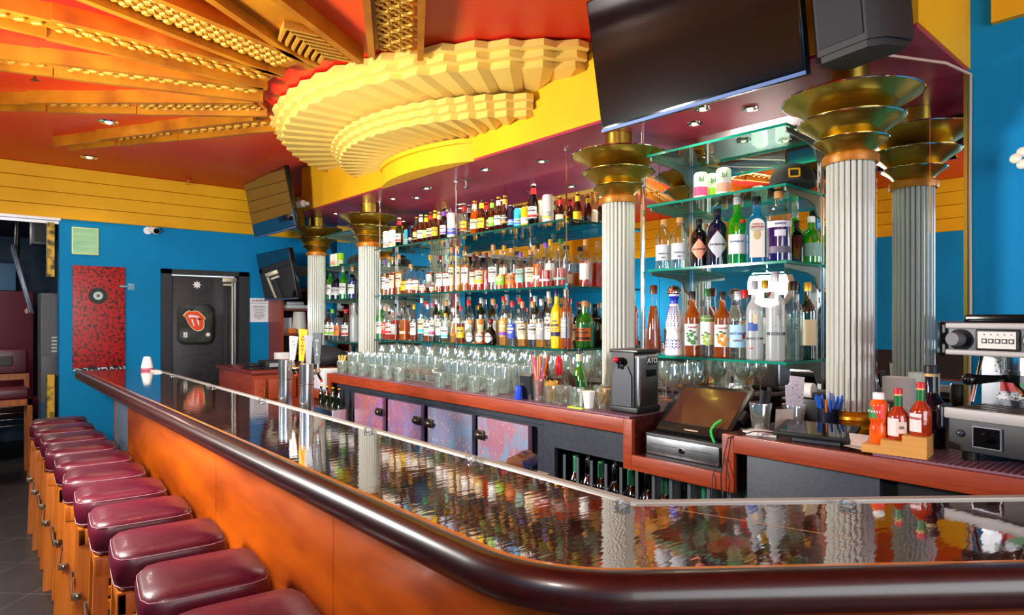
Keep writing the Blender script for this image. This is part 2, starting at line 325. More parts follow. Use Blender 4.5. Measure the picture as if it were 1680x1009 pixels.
# ------------------------------------------------------------------ sunburst fan canopy and gold beams
def fan(t,cx,cy_,Rr,base,z0,N,nm,tiers=3,dr=.034,dz=.038,tooth=.028):
    amax=math.acos((cx-base)/Rr)*.995; angs=[]
    for i in range(N):
        a=-amax+2*amax*i/N; da=2*amax/N; angs+= [(a,0),(a+da*.36,1)]
    angs.append((amax,0))
    P=lambda a,r,z:(cx-r*math.cos(a),cy_+r*math.sin(a),z)
    for k in range(tiers):
        b=B(); zb=z0+k*dz; zt=zb+dz; rb=Rr+k*dr; rt=Rr+k*dr-.014
        for (a,p),(a2,p2) in zip(angs,angs[1:]):
            o1=tooth*p; o2=tooth*p2
            b.quad(P(a,rb+o1,zb),P(a2,rb+o2,zb),P(a2,rt+o2,zt),P(a,rt+o1,zt))
            b.quad(P(a,rt+o1,zt),P(a2,rt+o2,zt),P(a2,rt-.12,zt),P(a,rt-.12,zt))
            if k: b.quad(P(a,rb+o1,zb),P(a2,rb+o2,zb),P(a2,rb-.12,zb),P(a,rb-.12,zb))
        add(nm+'_tier',b,CREAM,t,fix=False,ang=10)
    b=B()
    for (a,p),(a2,p2) in zip(angs,angs[1:]):
        rin=lambda q:(cx-base)/math.cos(q)
        h=.02
        b.quad(P(a,Rr+tooth*p,z0),P(a2,Rr+tooth*p2,z0),P(a2,rin(a2),z0+(0 if p2 else h)),P(a,rin(a),z0+(0 if p else h)))
    add(nm+'_pleats',b,CREAM,t,fix=False,ang=5)
t=thing('sunburst_canopy','cream stepped sunburst canopy of pleated fans over the bar','ceiling ornament')
fan(t,3.18,3.5,1.69,2.28,2.735,22,'outer_fan'); fan(t,3.09,3.43,1.275,2.28,2.602,22,'inner_fan',tooth=.02,dz=.036,dr=.026)
C0=(2.0,3.35); WH=['at the right, nearly above the camera','second from the right, with nested chevrons','third from the right, long carved lattice','pointing straight out from the fan centre','fourth from the far wall side','third from the far wall side','nearest the far wall, shortest of the fan']
def beam(ang,r0,r1,wd,label,style):
    t=thing('ceiling_beam',label,'ceiling beam',(C0[0],C0[1],ZC),rz=PI-R(ang),group='gold sunburst beams on the ceiling')
    H=.06
    L=r1-r0; cuts=[(r0,r0+L*.45,wd),(r0+L*.45,r0+L*.75,wd*.8),(r0+L*.75,r1,wd*.52)]
    # body with stepped outline
    for a,b_,w_ in cuts:
        q=B(); w2=w_*.92
        q.prism([(a,-w_/2),(b_,-w2/2),(b_,w2/2),(a,w_/2)],-H+.03,0); 
        add('beam_body',q,GOLD,t)
        q=B()
        for s in (-1,1):
            q.prism([(a,s*w_/2),(b_,s*w2/2),(b_,s*(w2/2-.035*w_/.3)),(a,s*(w_/2-.035*w_/.3))],-H-.012,-H+.03)
        add('side_rail',q,GOLD,t)
    a,b_,w_=cuts[0]; q=B(); wi=w_/2-.055
    if style=='lattice':
        nx=int((b_-a-.1)/.045)
        for i in range(nx):
            for j in range(-2,3):
                x=a+.08+i*.045; y=j*wi/2.4+(.3*wi/2.4 if i%2 else 0)
                q.box(x-.017,x+.017,y-.017,y+.017,-H+.012,-H+.03,.006,rz=R(45 if (i+j)%2 else 20),seg=1)
    elif style=='chevron':
        for k in range(7):
            x=a+.10+k*.05
            for s in (-1,1): q.prism([(x,0),(x+.02,0),(x-.10+.02,s*wi),(x-.10,s*wi)],-H-.004,-H+.03)
    elif style=='scroll':
        nx=int((b_-a-.06)/.055)
        for i in range(nx):
            for j in (-1,0,1):
                x=a+.05+i*.055; y=j*wi*.62; pts=[(x+.022*math.cos(u)*(1-.1*u/6),y+.03*math.sin(u)*(1-.1*u/6),-H+.018) for u in [k*PI/5+(PI if (i+j)%2 else 0) for k in range(9)]]
                q.tube(pts,.008,6)
    else:
        nx=int((b_-a-.06)/.07)
        for i in range(nx):
            x=a+.05+i*.07
            for s in (-1,1):
                q.sph((x,s*wi*.45,-H+.024),.03,(1,.55,.4),8); q.sph((x+.035,s*wi*.85,-H+.024),.02,(1,.6,.5),8)
            q.sph((x+.035,0,-H+.026),.018,(1,1,.5),8)
    add('carved_relief',q,GOLDB,t)
    a,b_,w_=cuts[1]; q=B(); nx=int((b_-a)/.06)
    for i in range(nx):
        x=a+.04+i*.06
        for s in (-1,1): q.box(x-.028,x+.02,s*w_*.16-.012,s*w_*.16+.012,-H+.012,-H+.034,.005,rz=s*R(35),seg=1)
        q.sph((x,0,-H+.028),.014,(1.3,1,.5),8)
    add('carved_relief',q,GOLDB,t)
    q=B(); a,b_,w_=cuts[2]
    for k in (-1,0,1): q.box(a,b_-.01,k*w_*.2-.006,k*w_*.2+.006,-H+.02,-H+.036)
    q.cyl((a,0,-H+.03),(a,0,-H+.012),.035,.02,12)
    add('fluting',q,GOLD,t)
for (ang,r0,r1,wd,stl),l in zip(((-58.5,.80,2.5,.26,'scroll'),(-34,.72,2.6,.31,'chevron'),(-17,.74,2.9,.31,'lattice'),(1,.74,2.9,.29,'leaf'),(19.5,.76,3.0,.26,'leaf'),(39,.82,2.55,.27,'scroll'),(58.5,.95,2.75,.26,'leaf')),WH):
    beam(ang,r0,r1,wd,'gold carved ceiling beam, '+l,stl)
# recessed lights and sprinklers in the ceiling
def downlight(x,y,z,label,group,r=.045,power=0,col=(1,.85,.6)):
    t=thing('recessed_light',label,'recessed light',(x,y,z),group=group)
    b=B(); b.lathe([(r*.72,.0),(r*.75,-.006),(r,-.005),(r*1.05,.0)],22); add('trim_ring',b,CHROME,t)
    b=B(); b.lathe([(0.001,.012),(r*.5,.008),(r*.72,-.002)],18); add('reflector',b,STEEL,t)
    b=B(); b.sph((0,0,-.001),r*.38,(1,1,.5),12); add('bulb',b,mat('ffe2a0',.4,emit=6 if power else .8),t)
    if power: lamp('SPOT','downlight',(x,y,z-.02),power,col,.03,spot=130)
    return t
for i,(x,y,w_) in enumerate(((.754,5.0,'on the red ceiling between the two beams nearest the wall'),(.80,6.2,'on the red ceiling closest to the far wall'),(.705,3.12,'on the red ceiling by the long lattice beam'))):
    downlight(x,y,ZC-.001,'round recessed ceiling light '+w_,'ceiling recessed lights',.06,9)
dl=[(2.62,1.42,'between the right column and the big television'),(2.46,1.555,'left of the right column, nearest the soffit edge'),(2.62,1.70,'just above the top right glass shelf'),(2.58,2.70,'right of the long top shelf middle, near its hanging rod'),(2.46,3.08,'above the yellow can on the top shelf'),(2.50,3.80,'above the middle of the beer bottles'),(2.64,4.15,'above the beer bottles near the left column, rear of two'),(2.52,4.30,'above the beer bottles near the left column, front of two'),(2.5,5.25,'between the two left columns')]
for x,y,w_ in dl: downlight(x,y,ZS-.001,'chrome soffit spotlight '+w_,'soffit spotlights',.035,7)
def sprinkler(x,y,z,label,hd=RED if False else None):
    t=thing('sprinkler_head',label,'sprinkler',(x,y,z))
    b=B(); b.lathe([(.035,0),(.03,-.006),(.012,-.012)],16); add('escutcheon',b,mat('a81c14',.4) if z>2.8 else CHROME,t)
    b=B(); b.cyl((0,0,-.01),(0,0,-.05),.008); b.lathe([(.004,-.05),(.02,-.053),(.02,-.056)],12); add('nozzle',b,CHROME if z<2.8 else BRASS,t)
sprinkler(.30,4.2,ZC,'sprinkler on the ceiling at the far left of the photo'); sprinkler(1.634,6.55,ZC,'small red sprinkler on the ceiling near the far yellow boards')
sprinkler(2.55,3.40,ZS,'chrome sprinkler under the soffit by the middle rod')
# ------------------------------------------------------------------ the bar
def fillet(path,r,n=12):
    """path of 3 points -> list of (x,y,nx,ny), normal to the left of travel flipped outward"""
    A,K,E=[Vector(p) for p in path]; d1=(K-A).normalized(); d2=(E-K).normalized(); phi=d1.angle(d2); T=r*math.tan(phi/2)
    s=1 if d1.x*d2.y-d1.y*d2.x>0 else -1; out=lambda d:Vector((d.y,-d.x))*s
    P=[(A,out(d1))]; p1=K-d1*T; cen=p1-out(d1)*r
    L=(p1-A).length
    for i in range(1,5): P.append((A+d1*L*i/5,out(d1)))
    for i in range(n+1):
        a=phi*i/n*s; o=Matrix.Rotation(a,2)@out(d1); P.append((cen+o*r,o))
    P.append((E,out(d2))); return [(p.x,p.y,o.x,o.y) for p,o in P]
KB=.88; ZT=CZ-KB*.48
bz=lambda z: CZ-KB*(CZ-z)
U=Vector((.788,-.616)); K0=Vector((.823,.862))*KB; XE=2.035
along=lambda P,xe: P+U*((xe-P.x)/U.x)
E0=along(K0,XE); YB=(YW-.01)*KB
outer=fillet([(K0.x,YB),K0,E0],.30)
bar=thing('bar_counter','long glossy bar counter with wood front panels and dark rounded nosing','bar counter')
LACQ=mat('2a1008',.03,ior=2.6,coat=1,noise=('4a1d0c',3,(1,6,1),4,.3,.7),bump=(11,.03,(1.2,4,1)),name='bar_lacquer')
K1=Vector((1.318,1.02))*KB; E1=along(K1,XE)
poly=[(x,y) for x,y,_,_ in outer]+[(E1.x,E1.y),(K1.x,K1.y),(1.344*KB,YB)]
b=B(); b.prism(poly,ZT-.036,ZT); add('bar_top',b,LACQ,bar)
sc_=lambda L_: [(o*KB,bz(z)) for o,z in L_]
b=B(); b.sweep(outer,sc_([(0,1.0705),(.012,1.077),(.03,1.079),(.046,1.073),(.058,1.056),(.063,1.036),(.058,1.013),(.043,.996),(.02,.988),(-.03,.988),(-.03,1.029),(0,1.029)])); add('nosing',b,WOODD,bar)
b=B(); b.sweep(outer,sc_([(0.001,1.0708),(-.012,1.0715),(-.012,1.069),(.001,1.069)])); add('nosing_sheen_strip',b,mat('c07a30',.15,coat=.5),bar)  # golden strip stands in for the reflection along the inner nosing edge
inn=[(1.344*KB,YB,1,0),(K1.x+.006,K1.y+.006,.93,.37),(E1.x,E1.y,.616,.788)]
b=B(); b.sweep(inn,sc_([(0,1.0701),(0,1.0755),(-.019,1.0755),(-.019,1.0701)])); b.sweep(inn,sc_([(0,1.03),(0,1.0755),(.006,1.0755),(.006,1.03)])); add('drip_rail',b,mat('a8a49c',.45,.4),bar)
J1=along(K1,1.72)
b=B(); JD=(Vector((1.28,.50))-K1).normalized(); a_=K1; b_=K1+JD*.43
b.prism([(a_.x,a_.y),(b_.x,b_.y),(b_.x+.0015,b_.y+.0015),(a_.x+.0015,a_.y+.0015)],ZT-.0002,ZT+.0003); add('top_joint',b,mat('b58a50',.3),bar)
XP=.945*KB; ye=5.46*KB; yf=5.96*KB; zp=bz(.99)
pan=fillet([(XP,ye),K0+Vector((.10,.03)),along(K0+Vector((.09,.09)),XE)],.26)
def panel(path):
    b=B(); b.sweep(path,[(0,.10),(0,zp),(-.03,zp),(-.03,.10)]); return b
for y0,y1 in ((ye-.003,2.90),(2.897,1.763)): add('front_panel',panel([(XP,y0,-1,0),(XP,y1,-1,0)]),WOODO,bar)
add('front_panel',panel([(XP,1.76,-1,0)]+[p for p in pan if p[1]<1.7]),WOODO,bar)
b=B(); b.box(XP,XP+.03,ye,yf,.02,zp); add('end_panel',b,mat('5d6c7c',.35),bar); b=B(); b.box(XP-.005,XP+.03,yf,yf+.02,.02,zp); add('end_trim',b,WOODR,bar)
b=B(); b.sweep([(XP+.04,yf,-1,0)]+[(x-.03*nx,y-.03*ny,nx,ny) for x,y,nx,ny in pan if y<4.7],[(0,0),(0,.10),(-.03,.10),(-.03,0)]); add('kick_board',b,BLACK,bar)
b=B(); b.box(1.11,1.13,.98,yf,.02,ZT-.037); add('rear_panel',b,DARK,bar)
for i,((px,py),w_) in enumerate(zip(((1.33,5.73),(1.325,4.6),(1.32,3.665),(1.312,2.40),(1.308,1.69),(1.285,1.03),(1.715,.655)),('by the kitchen door, nearest the white cup','in front of the kitchen door edge','in front of the warning notice','beside the purple cooler doors','in front of the speed rail bottles','at the bend in the bar','on the right-hand leg of the bar'))):
    b=B(); b.box(-.014,.014,-.014,.014,0,.013,.003); tag(add('rail_clip',b,glass('eef4f4',.2,2),loc=((px-.02)*KB,py*KB,ZT+.0005)),'small clear block on the bar rail '+w_,'clip',group='clear blocks along the bar rail')
t=thing('sugar_shaker','white tapered cup with a pink base at the far bar end','cup',(1.27*KB,6.46*KB,ZT+.001))
b=B(); b.lathe([(.042,.018),(.043,.03),(.027,.10),(.02,.108),(.018,.109)],20); add('cup_body',b,WHITE,t); b=B(); b.lathe([(.041,0),(.043,.002),(.043,.018),(.040,.019)],20); add('cup_base',b,mat('d86a80',.4),t)
t=thing('napkin_stack','folded white napkins and straws at the far bar end','napkins',(1.29*KB,6.2*KB,ZT+.001))
b=B(); b.box(-.025,.022,-.10,.10,.0,.004); b.box(-.02,.022,-.05,.10,.004,.012,.001); add('napkin',b,WHITE,t)
# ------------------------------------------------------------------ bar stools
LEATHER=mat('681428',.36,coat=.1,noise=('3c0a1c',3,(1,1,1),3,.35,.7),bump=(30,.06,(1,1,1)),name='maroon_leather'); STITCH=mat('b08088',.6)
def stool():
    t=thing('bar_stool','','stool',(0,0,0),group='maroon bar stools lined along the bar')
    b=B(); w_,dp=.175,.155
    prof=[(0.0,.655),(.9,.655),(.965,.675),(1,.71),(1,.745),(.965,.768),(.9,.782),(.5,.792),(0.001,.794)]
    rings=[]
    for k,z in prof:
        ring=[]
        for i in range(32):
            a=2*PI*i/32; e=6.5; r=1/((abs(math.cos(a))**e+abs(math.sin(a))**e)**(1/e)); ring.append(b.bm.verts.new((w_*k*r*math.cos(a),dp*k*r*math.sin(a),z)))
        rings.append(ring)
    for p,q in zip(rings,rings[1:]):
        for i in range(32): b.bm.faces.new((p[i],p[(i+1)%32],q[(i+1)%32],q[i]))
    bmesh.ops.remove_doubles(b.bm,verts=b.bm.verts[:],dist=1e-4)
    add('seat_cushion',b,LEATHER,t,ang=60)
    b=B()
    for kk,z in ((.972,.7665),(.972,.677)):
        pts=[]
        for i in range(33):
            a=2*PI*i/32; e=6.5; r=1/((abs(math.cos(a))**e+abs(math.sin(a))**e)**(1/e)); pts.append((w_*kk*r*math.cos(a),dp*kk*r*math.sin(a),z))
        b.tube(pts,.0013,5)
    add('piping',b,STITCH,t)
    b=B(); b.box(-.16,.16,-.14,-.115,.59,.655,.003); b.box(-.16,.16,.115,.14,.59,.655,.003); b.box(-.16,-.135,-.14,.14,.59,.655,.003); b.box(.135,.16,-.14,.14,.59,.655,.003); add('seat_rail',b,WOODL,t)
    for sx in (-1,1):
        for sy in (-1,1):
            b=B(); b.prism([(-.024,-.02),(.024,-.02),(.024,.02),(-.024,.02)],0,.66,Matrix(((1,0,-.03*sx,sx*.158),(0,1,-.02*sy,sy*.128),(0,0,1,0),(0,0,0,1)))); add('leg',b,WOODL,t)
    for s in (-1,1): b=B(); b.box(-.14,.14,s*.12-.01,s*.12+.01,.20,.24); add('stretcher',b,WOODL,t)
    fb=mat((.32,.25,.17),.35,1)
    b=B(); b.box(-.186,-.178,-.14,.14,.37,.40,.002); b.box(-.186,-.15,-.15,-.142,.37,.40,.002); b.box(-.186,-.15,.142,.15,.37,.40,.002)
    for s in (-1,1): b.sph((-.165,s*.152,.385),.009,(1,1,1),10)
    add('foot_bracket',b,fb,t); return t
st0=stool(); first=True
lab=['partly cut off by the photo bottom edge','nearest one fully in view','second from the front, dark cushion','third from the front','fourth from the front, pinker cushion','fifth from the front, brightly lit cushion','sixth from the front','seventh from the front','eighth from the front','second from the far end','farthest, nearest the blue wall']
for i,l in enumerate(lab):
    o=st0 if i==0 else copy_tree(st0)
    o.location=(.555+random.uniform(-.008,.008),1.66+.415*i,0); o.rotation_euler.z=R(random.uniform(-3,3)-5); o['label']='maroon leather bar stool with wood legs, '+l
# ------------------------------------------------------------------ back counter, cabinets
XF=2.07; ZK=1.13
bc=thing('back_counter','cherry-edged back counter under the glass shelves, with two lowered bays','counter')
TOPM=mat('4a1c14',.25,noise=('381310',6,(6,1,6),3,.3,.7))
N0,N1,N2,N3=1.229,1.636,4.49,4.95
for y0,y1 in ((-1.2,N0),(N1,N2),(N3,5.02)):
    b=B(); b.box(XF+.02,XW-.005,y0,y1,1.09,ZK-.001); add('worktop',b,TOPM,bc)
for y0,y1 in ((N0,N1),(N2,N3)):
    b=B(); b.box(XF+.02,XW-.005,y0,y1,.94,.986); add('lowered_worktop',b,TOPM,bc)
    for q0 in (y0-.02,y1): b=B(); b.box(XF+.02,XW-.005,q0,q0+.02,.94,1.0895); add('bay_side',b,TOPM,bc)
b=B(); q=.045
b.box(XF,XF+.022,-1.2,N0-q,1.068,ZK,.002); b.box(XF,XF+.022,N1+q,N2-q,1.068,ZK,.002)
for y0,y1 in ((N0,N1),(N2,N3)):
    b.box(XF,XF+.022,y0,y1,.925,.986,.002); b.box(XF,XF+.022,y0-q,y0,.925,ZK,.001); b.box(XF,XF+.022,y1,y1+q,.925,ZK,.001)
add('front_edging',b,WOODR,bc)
def matmat():
    m=bpy.data.materials.new('rubber_mat'); m.use_nodes=True; N=m.node_tree; bs=N.nodes['Principled BSDF']; bs.inputs['Roughness'].default_value=.4
    tc=N.nodes.new('ShaderNodeTexCoord'); ck=N.nodes.new('ShaderNodeTexBrick'); ck.offset=0; ck.inputs['Scale'].default_value=1
    ck.inputs['Brick Width'].default_value=.016; ck.inputs['Row Height'].default_value=.016; ck.inputs['Mortar Size'].default_value=.0032; ck.inputs['Bias'].default_value=0
    ck.inputs['Color1'].default_value=lin('35101f'); ck.inputs['Color2'].default_value=lin('2a0c18'); ck.inputs['Mortar'].default_value=lin('7b5866'); N.links.new(tc.outputs['Object'],ck.inputs[0]); N.links.new(ck.outputs[0],bs.inputs[0]); return m
RUB=matmat()
for y0,y1,l in ((N1+.02,4.42,'long purple-brown rubber bar mat under the drinking glasses'),(-.9,.735,'purple-brown rubber bar mat under the espresso machine')):
    b=B(); b.box(XF+.012,XF+.62,y0,y1,ZK,ZK+.009,.002,seg=1); tag(add('bar_mat',b,RUB),l,'bar mat')
cab=thing('cooler_cabinet','black back bar cabinet with four painted purple cooler doors','cabinet')
b=B(); b.box(2.14,2.8,2.20,4.42,.0,1.066); add('cabinet_body',b,DARK,cab)
b=B(); b.box(2.118,2.14,2.2,4.42,1.03,1.066); add('fascia_rail',b,DARK,cab)
PNT=[('8a5678','94595a','74608c'),('7a6488','8a5870','74709a'),('6c6e8a','806478','64809c'),('787a92','925c6a','6e829c')]
def paintmat(i):
    a,c,d_=PNT[i]; m=mat(a,.35,noise=(c,2.5+i*.2,(1,1,1),3,.42,.62),name='painted_door_%d'%i); N=m.node_tree; bs=N.nodes['Principled BSDF']
    src=bs.inputs[0].links[0].from_socket; n=N.nodes.new('ShaderNodeTexNoise'); n.inputs['Scale'].default_value=28; n.inputs['Detail'].default_value=3
    r=N.nodes.new('ShaderNodeValToRGB'); r.color_ramp.elements[0].position=.62; r.color_ramp.elements[1].position=.68
    mx=N.nodes.new('ShaderNodeMix'); mx.data_type='RGBA'; N.links.new(n.outputs['Fac'],r.inputs[0]); N.links.new(r.outputs[0],mx.inputs[0]); N.links.new(src,mx.inputs[6]); mx.inputs[7].default_value=lin('d88858' if i%2 else 'c8a070'); 
    n2=N.nodes.new('ShaderNodeTexNoise'); n2.inputs['Scale'].default_value=4; r2=N.nodes.new('ShaderNodeValToRGB'); r2.color_ramp.elements[0].position=.5; r2.color_ramp.elements[1].position=.62
    m2=N.nodes.new('ShaderNodeMix'); m2.data_type='RGBA'; N.links.new(n2.outputs['Fac'],r2.inputs[0]); N.links.new(r2.outputs[0],m2.inputs[0]); N.links.new(mx.outputs[2],m2.inputs[6]); m2.inputs[7].default_value=lin(d_); N.links.new(m2.outputs[2],bs.inputs[0]); return m
for i,(y0,y1) in enumerate(((3.70,4.09),(3.24,3.63),(2.735,3.165),(2.285,2.685))):
    b=B(); b.box(2.09,2.118,y0,y1,.35,1.018,.002); dr=add('cooler_door',b,paintmat(i),cab)
    ly=y1-.03 if i in(2,3) else y0+.03; lz=.93
    b=B(); b.box(2.075,2.09,ly-.035,ly+.035,lz-.03,lz+.02,.006); b.sph((2.07,ly,lz-.005),.022,(.8,1.4,.9),10); b.box(2.06,2.075,ly-.05,ly+.01,lz-.012,lz+.004,.003); add('door_latch',b,mat('5a5248',.3,.9),dr)
cab2=thing('bottle_cabinet','black open cabinet bay holding bottles below the cash register','cabinet')
b=B(); b.box(2.14,2.8,1.10,1.12,.0,.92); b.box(2.14,2.8,2.17,2.195,0,1.066); b.box(2.60,2.62,1.12,2.17,0,.92); b.box(2.14,2.62,1.12,2.17,.56,.58); add('cabinet_body',b,BLACK,cab2)
b=B(); b.box(2.118,2.14,N1+q,2.2,.935,1.066); b.box(2.118,2.14,2.13,2.2,0,.935); add('fascia_panel',b,DARK,cab2)
b=B(); 
for k in range(12): b.box(2.155,2.16,1.16+k*.085,1.175+k*.085,.6,.90)
add('divider_slats',b,mat('454a50',.5),cab2); cab2.children[-1]['kind']='stuff'
cab3=thing('end_cabinet','dark panelled cabinet under the right end of the back counter','cabinet')
b=B(); b.box(2.14,2.8,-1.2,1.095,0,1.066); add('cabinet_body',b,BLACK,cab3)
b=B(); b.box(2.10,2.14,.72,1.15,.35,1.062,.002); add('cabinet_door',b,mat('303742',.5,noise=('3a414c',60,(1,1,1),2,.3,.7)),cab3)
# return cabinet with drawer at the far end, tall shelf unit against the far wall
rc=thing('drawer_cabinet','reddish wood drawer cabinet at the far end behind the taps','cabinet')
b=B(); b.box(1.72,2.8,5.06,5.9,.02,1.10); add('cabinet_body',b,WOODR,rc); b=B(); b.box(1.70,2.82,5.03,5.92,1.10,1.129,.003); add('cabinet_top',b,mat('6a1f12',.3),rc)
b=B(); b.box(1.84,2.06,5.042,5.06,.90,1.06,.003); dr=add('drawer',b,WOODR,rc); b=B(); b.tube([(1.92,5.042,.97),(1.925,5.025,.97),(1.97,5.025,.97),(1.975,5.042,.97)],.004); add('handle',b,BRASS,dr)
b=B(); b.box(1.73,1.82,5.042,5.06,.5,1.06,.003); dr=add('cabinet_door',b,WOODR,rc); b=B(); b.tube([(1.80,5.042,1.0),(1.80,5.025,.99),(1.80,5.025,.91),(1.80,5.042,.90)],.004); add('handle',b,BRASS,dr)
su=thing('shelf_unit','tall open cherry wood shelf unit against the far blue wall','shelf unit')
b=B(); b.box(2.46,2.485,6.40,6.745,.0,1.86); b.box(2.80,2.825,6.40,6.745,0,1.86); add('side_panel',b,WOODR,su)
b=B(); b.box(2.485,2.80,6.72,6.745,0,1.86); add('back_panel',b,BLACK,su)
for z in (1.18,1.38,1.635,1.84): b=B(); b.box(2.485,2.80,6.41,6.72,z-.02,z); add('shelf_board',b,mat('7a3a26',.4),su)
def simple(name,label,cat,b,m,loc,rz=0,group=None): return tag(add(name,b,m,loc=loc,rz=rz),label,cat,group)
b=B(); b.lathe([(.055,0),(.062,.0),(.075,.20),(.078,.205),(.07,.206)],20); simple('plastic_tub','tall white plastic tub upside down on the far shelf unit','tub',B().lathe([(.08,0),(.062,.22),(.055,.225)],20),mat('d8d6cc',.5),(2.70,6.52,1.38))
simple('paper_stack','white papers standing on the far shelf unit','papers',B().box(-.06,.06,-.02,.02,0,.16),mat('c8ccd4',.6),(2.56,6.55,1.381))
simple('orange_packet','small orange packet on the far shelf unit','packet',B().box(-.04,.04,-.03,.03,0,.05,.008),mat('e07a20',.5),(2.59,6.45,1.381))
simple('towel_bundle','white folded towels on the upper board of the far shelf unit','towels',B().box(-.13,.13,-.06,.06,0,.04,.012).box(-.10,.09,-.05,.05,.041,.075,.012),mat('c9cdd2',.8),(2.64,6.52,1.636))
t=thing('receipt_printer','low black box device on the far drawer cabinet','device',(1.93,5.2,1.1295)); b=B(); b.box(-.09,.09,-.09,.09,0,.07,.01); add('casing',b,BLACK,t); b=B(); b.box(-.06,.06,-.092,-.09,.02,.05); add('slot_cover',b,mat('8a8f96',.3),t)
simple('black_tray','flat black tray lying at the left end of the far drawer cabinet','tray',B().box(-.06,.06,-.09,.09,0,.02,.006).box(-.05,.04,-.07,.06,.02,.045,.01),BLACK,(1.79,5.25,1.1295))
simple('white_box','small white box on the far drawer cabinet behind the taps','box',B().box(-.05,.05,-.04,.04,0,.12,.004),mat('d8dadc',.5),(2.06,5.35,1.1295))
# ------------------------------------------------------------------ fluted columns
def column():
    t=thing('fluted_column','','column',group='fluted glass columns with brass trumpet capitals')
    R0=.073
    b=B(); b.lathe([(.098,0),(.101,.008),(.101,.02),(.093,.027),(.088,.031),(.088,.037),(.096,.042),(.101,.05),(.099,.06),(.088,.068),(.086,.073),(.09,.078),(.05,.078)],32); add('base_moulding',b,mat('d9950f',.28,.6,name='base_gold'),t)
    b=B(); b.lathe([(R0*.80,.078),(R0*.80,.985)],24); add('core',b,mat('8f948a',.3),t)
    b=B()
    for k in range(24):
        a=2*PI*k/24; b.cyl((R0*math.cos(a),R0*math.sin(a),.078),(R0*math.cos(a),R0*math.sin(a),.985),.0085,seg=10)
    o=add('glass_rods',b,mat('dfe3d8',.12,trans=.25,ior=1.45,coat=.4),t); o['kind']='stuff'
    b=B(); b.lathe([(.07,.985),(.093,.985),(.096,.995),(.096,1.012),(.09,1.02),(.05,1.02)],28); add('collar',b,GOLD,t)
    for (r,z0,z1) in ((.126,1.0,1.070),(.180,1.005,1.142),(.234,1.06,1.228)):
        b=B(); pr=[]
        for i in range(11):
            u=i/10; pr.append((.07+(r-.07)*u**1.7,z0+(z1-z0)*u**.85))
        pr+= [(r+.002,z1+.004),(r-.003,z1+.003)]+[(.06+(r-.07)*(i/10)**1.7,z0+.006+(z1-z0)*(i/10)**.85) for i in range(9,-1,-1)]
        b.lathe(pr,40); f=add('trumpet_flare',b,BRASS,t,fix=False)
        b=B(); b.tube([(r*math.cos(2*PI*k/40),r*math.sin(2*PI*k/40),z1+.002) for k in range(41)],.0035,6); add('rim',b,CHROME,f)
    b=B(); b.lathe([(.066,1.02),(.066,ZS-ZK-.001)],28); add('brass_pipe',b,BRASS,t); return t
cl=column()
for i,(y,l) in enumerate(((.958,'large fluted glass column nearest the camera, left of the espresso machine'),(2.06,'fluted glass column behind the steel water dispenser'),(4.645,'fluted glass column at the left end of the long shelves'),(5.64,'farthest fluted glass column, beside the shelf unit'))):
    o=cl if i==0 else copy_tree(cl); o.location=(2.5,y,ZK if y<5 else ZK); o['label']=l
# ------------------------------------------------------------------ glass shelves
SHG=glass('d4ece4',.10,2.2,edge=.6); EDG=mat('0a8a72',.1,spec=.8,name='green_glass_edge'); EDGD=mat('0d4f45',.1,name='green_glass_edge_dark')
def shelf(y0,y1,z,label,group,brk=True,edge=EDG,x0=2.50):
    t=thing('glass_shelf',label,'shelf',group=group)
    b=B(); b.box(x0,XW-.012,y0,y1,z-.011,z); me=b
    o=add('glass_plate',b,[SHG,edge],t)
    for p in o.data.polygons:
        if abs(p.normal.z)<.5: p.material_index=1
    if brk:
        GB=mat('5f6a5c',.35,.6)
        for y,sg in ((y0+.012,1),(y1-.012,-1)):
            b=B(); M=Matrix(((1,0,0,0),(0,0,1,y),(0,1,0,0),(0,0,0,1)))
            b.prism([(x0+.015,z-.012),(XW-.02,z-.012),(XW-.02,z-.11),(XW-.045,z-.10),(XW-.07,z-.055),(XW-.13,z-.04),(x0+.02,z-.028)],-.004,.004,M); add('bracket',b,GB,t)
    return t
ZL=[1.372,1.722,2.09]; ZB=[1.368,1.778,2.088,2.33]; ZA=[1.335,1.71,2.0,2.29]
for z,n_ in zip(ZL,('lowest','middle','top')): shelf(2.416,4.55,z,'long %s glass shelf between the two middle columns'%n_,'long glass shelves',False,EDGD)
for z,n_ in zip(ZB,('lowest, holding tall spirit bottles','second from the bottom, holding gin bottles','third from the bottom, holding cans and a cap','topmost and empty')): shelf(1.20,1.885,z,'green-edged glass shelf in the right bay, '+n_,'right bay glass shelves')
for z,n_ in zip(ZA,('lowest, with six bottles','second from the bottom','third from the bottom, holding cans','topmost and empty')): shelf(4.79,5.46,z,'glass shelf in the far left bay, '+n_,'far left bay glass shelves',True,EDGD)
for y,l in ((2.43,'at the right end of the long shelves'),(3.46,'at the middle of the long shelves'),(4.48,'at the left end of the long shelves')):
    t=thing('shelf_rod','thin steel rod hanging the glass shelves, '+l,'rod',(2.508,y,0),group='shelf hanging rods')
    b=B(); b.cyl((0,0,1.36),(0,0,ZS-.001),.0045,seg=8); add('rod',b,CHROME,t)
    for z in ZL: b=B(); b.cyl((0,0,z-.022),(0,0,z+.012),.011,seg=10); add('connector',b,CHROME,t)
    b=B(); b.cyl((0,0,ZS-.012),(0,0,ZS-.001),.018,seg=12); add('ceiling_flange',b,CHROME,t)
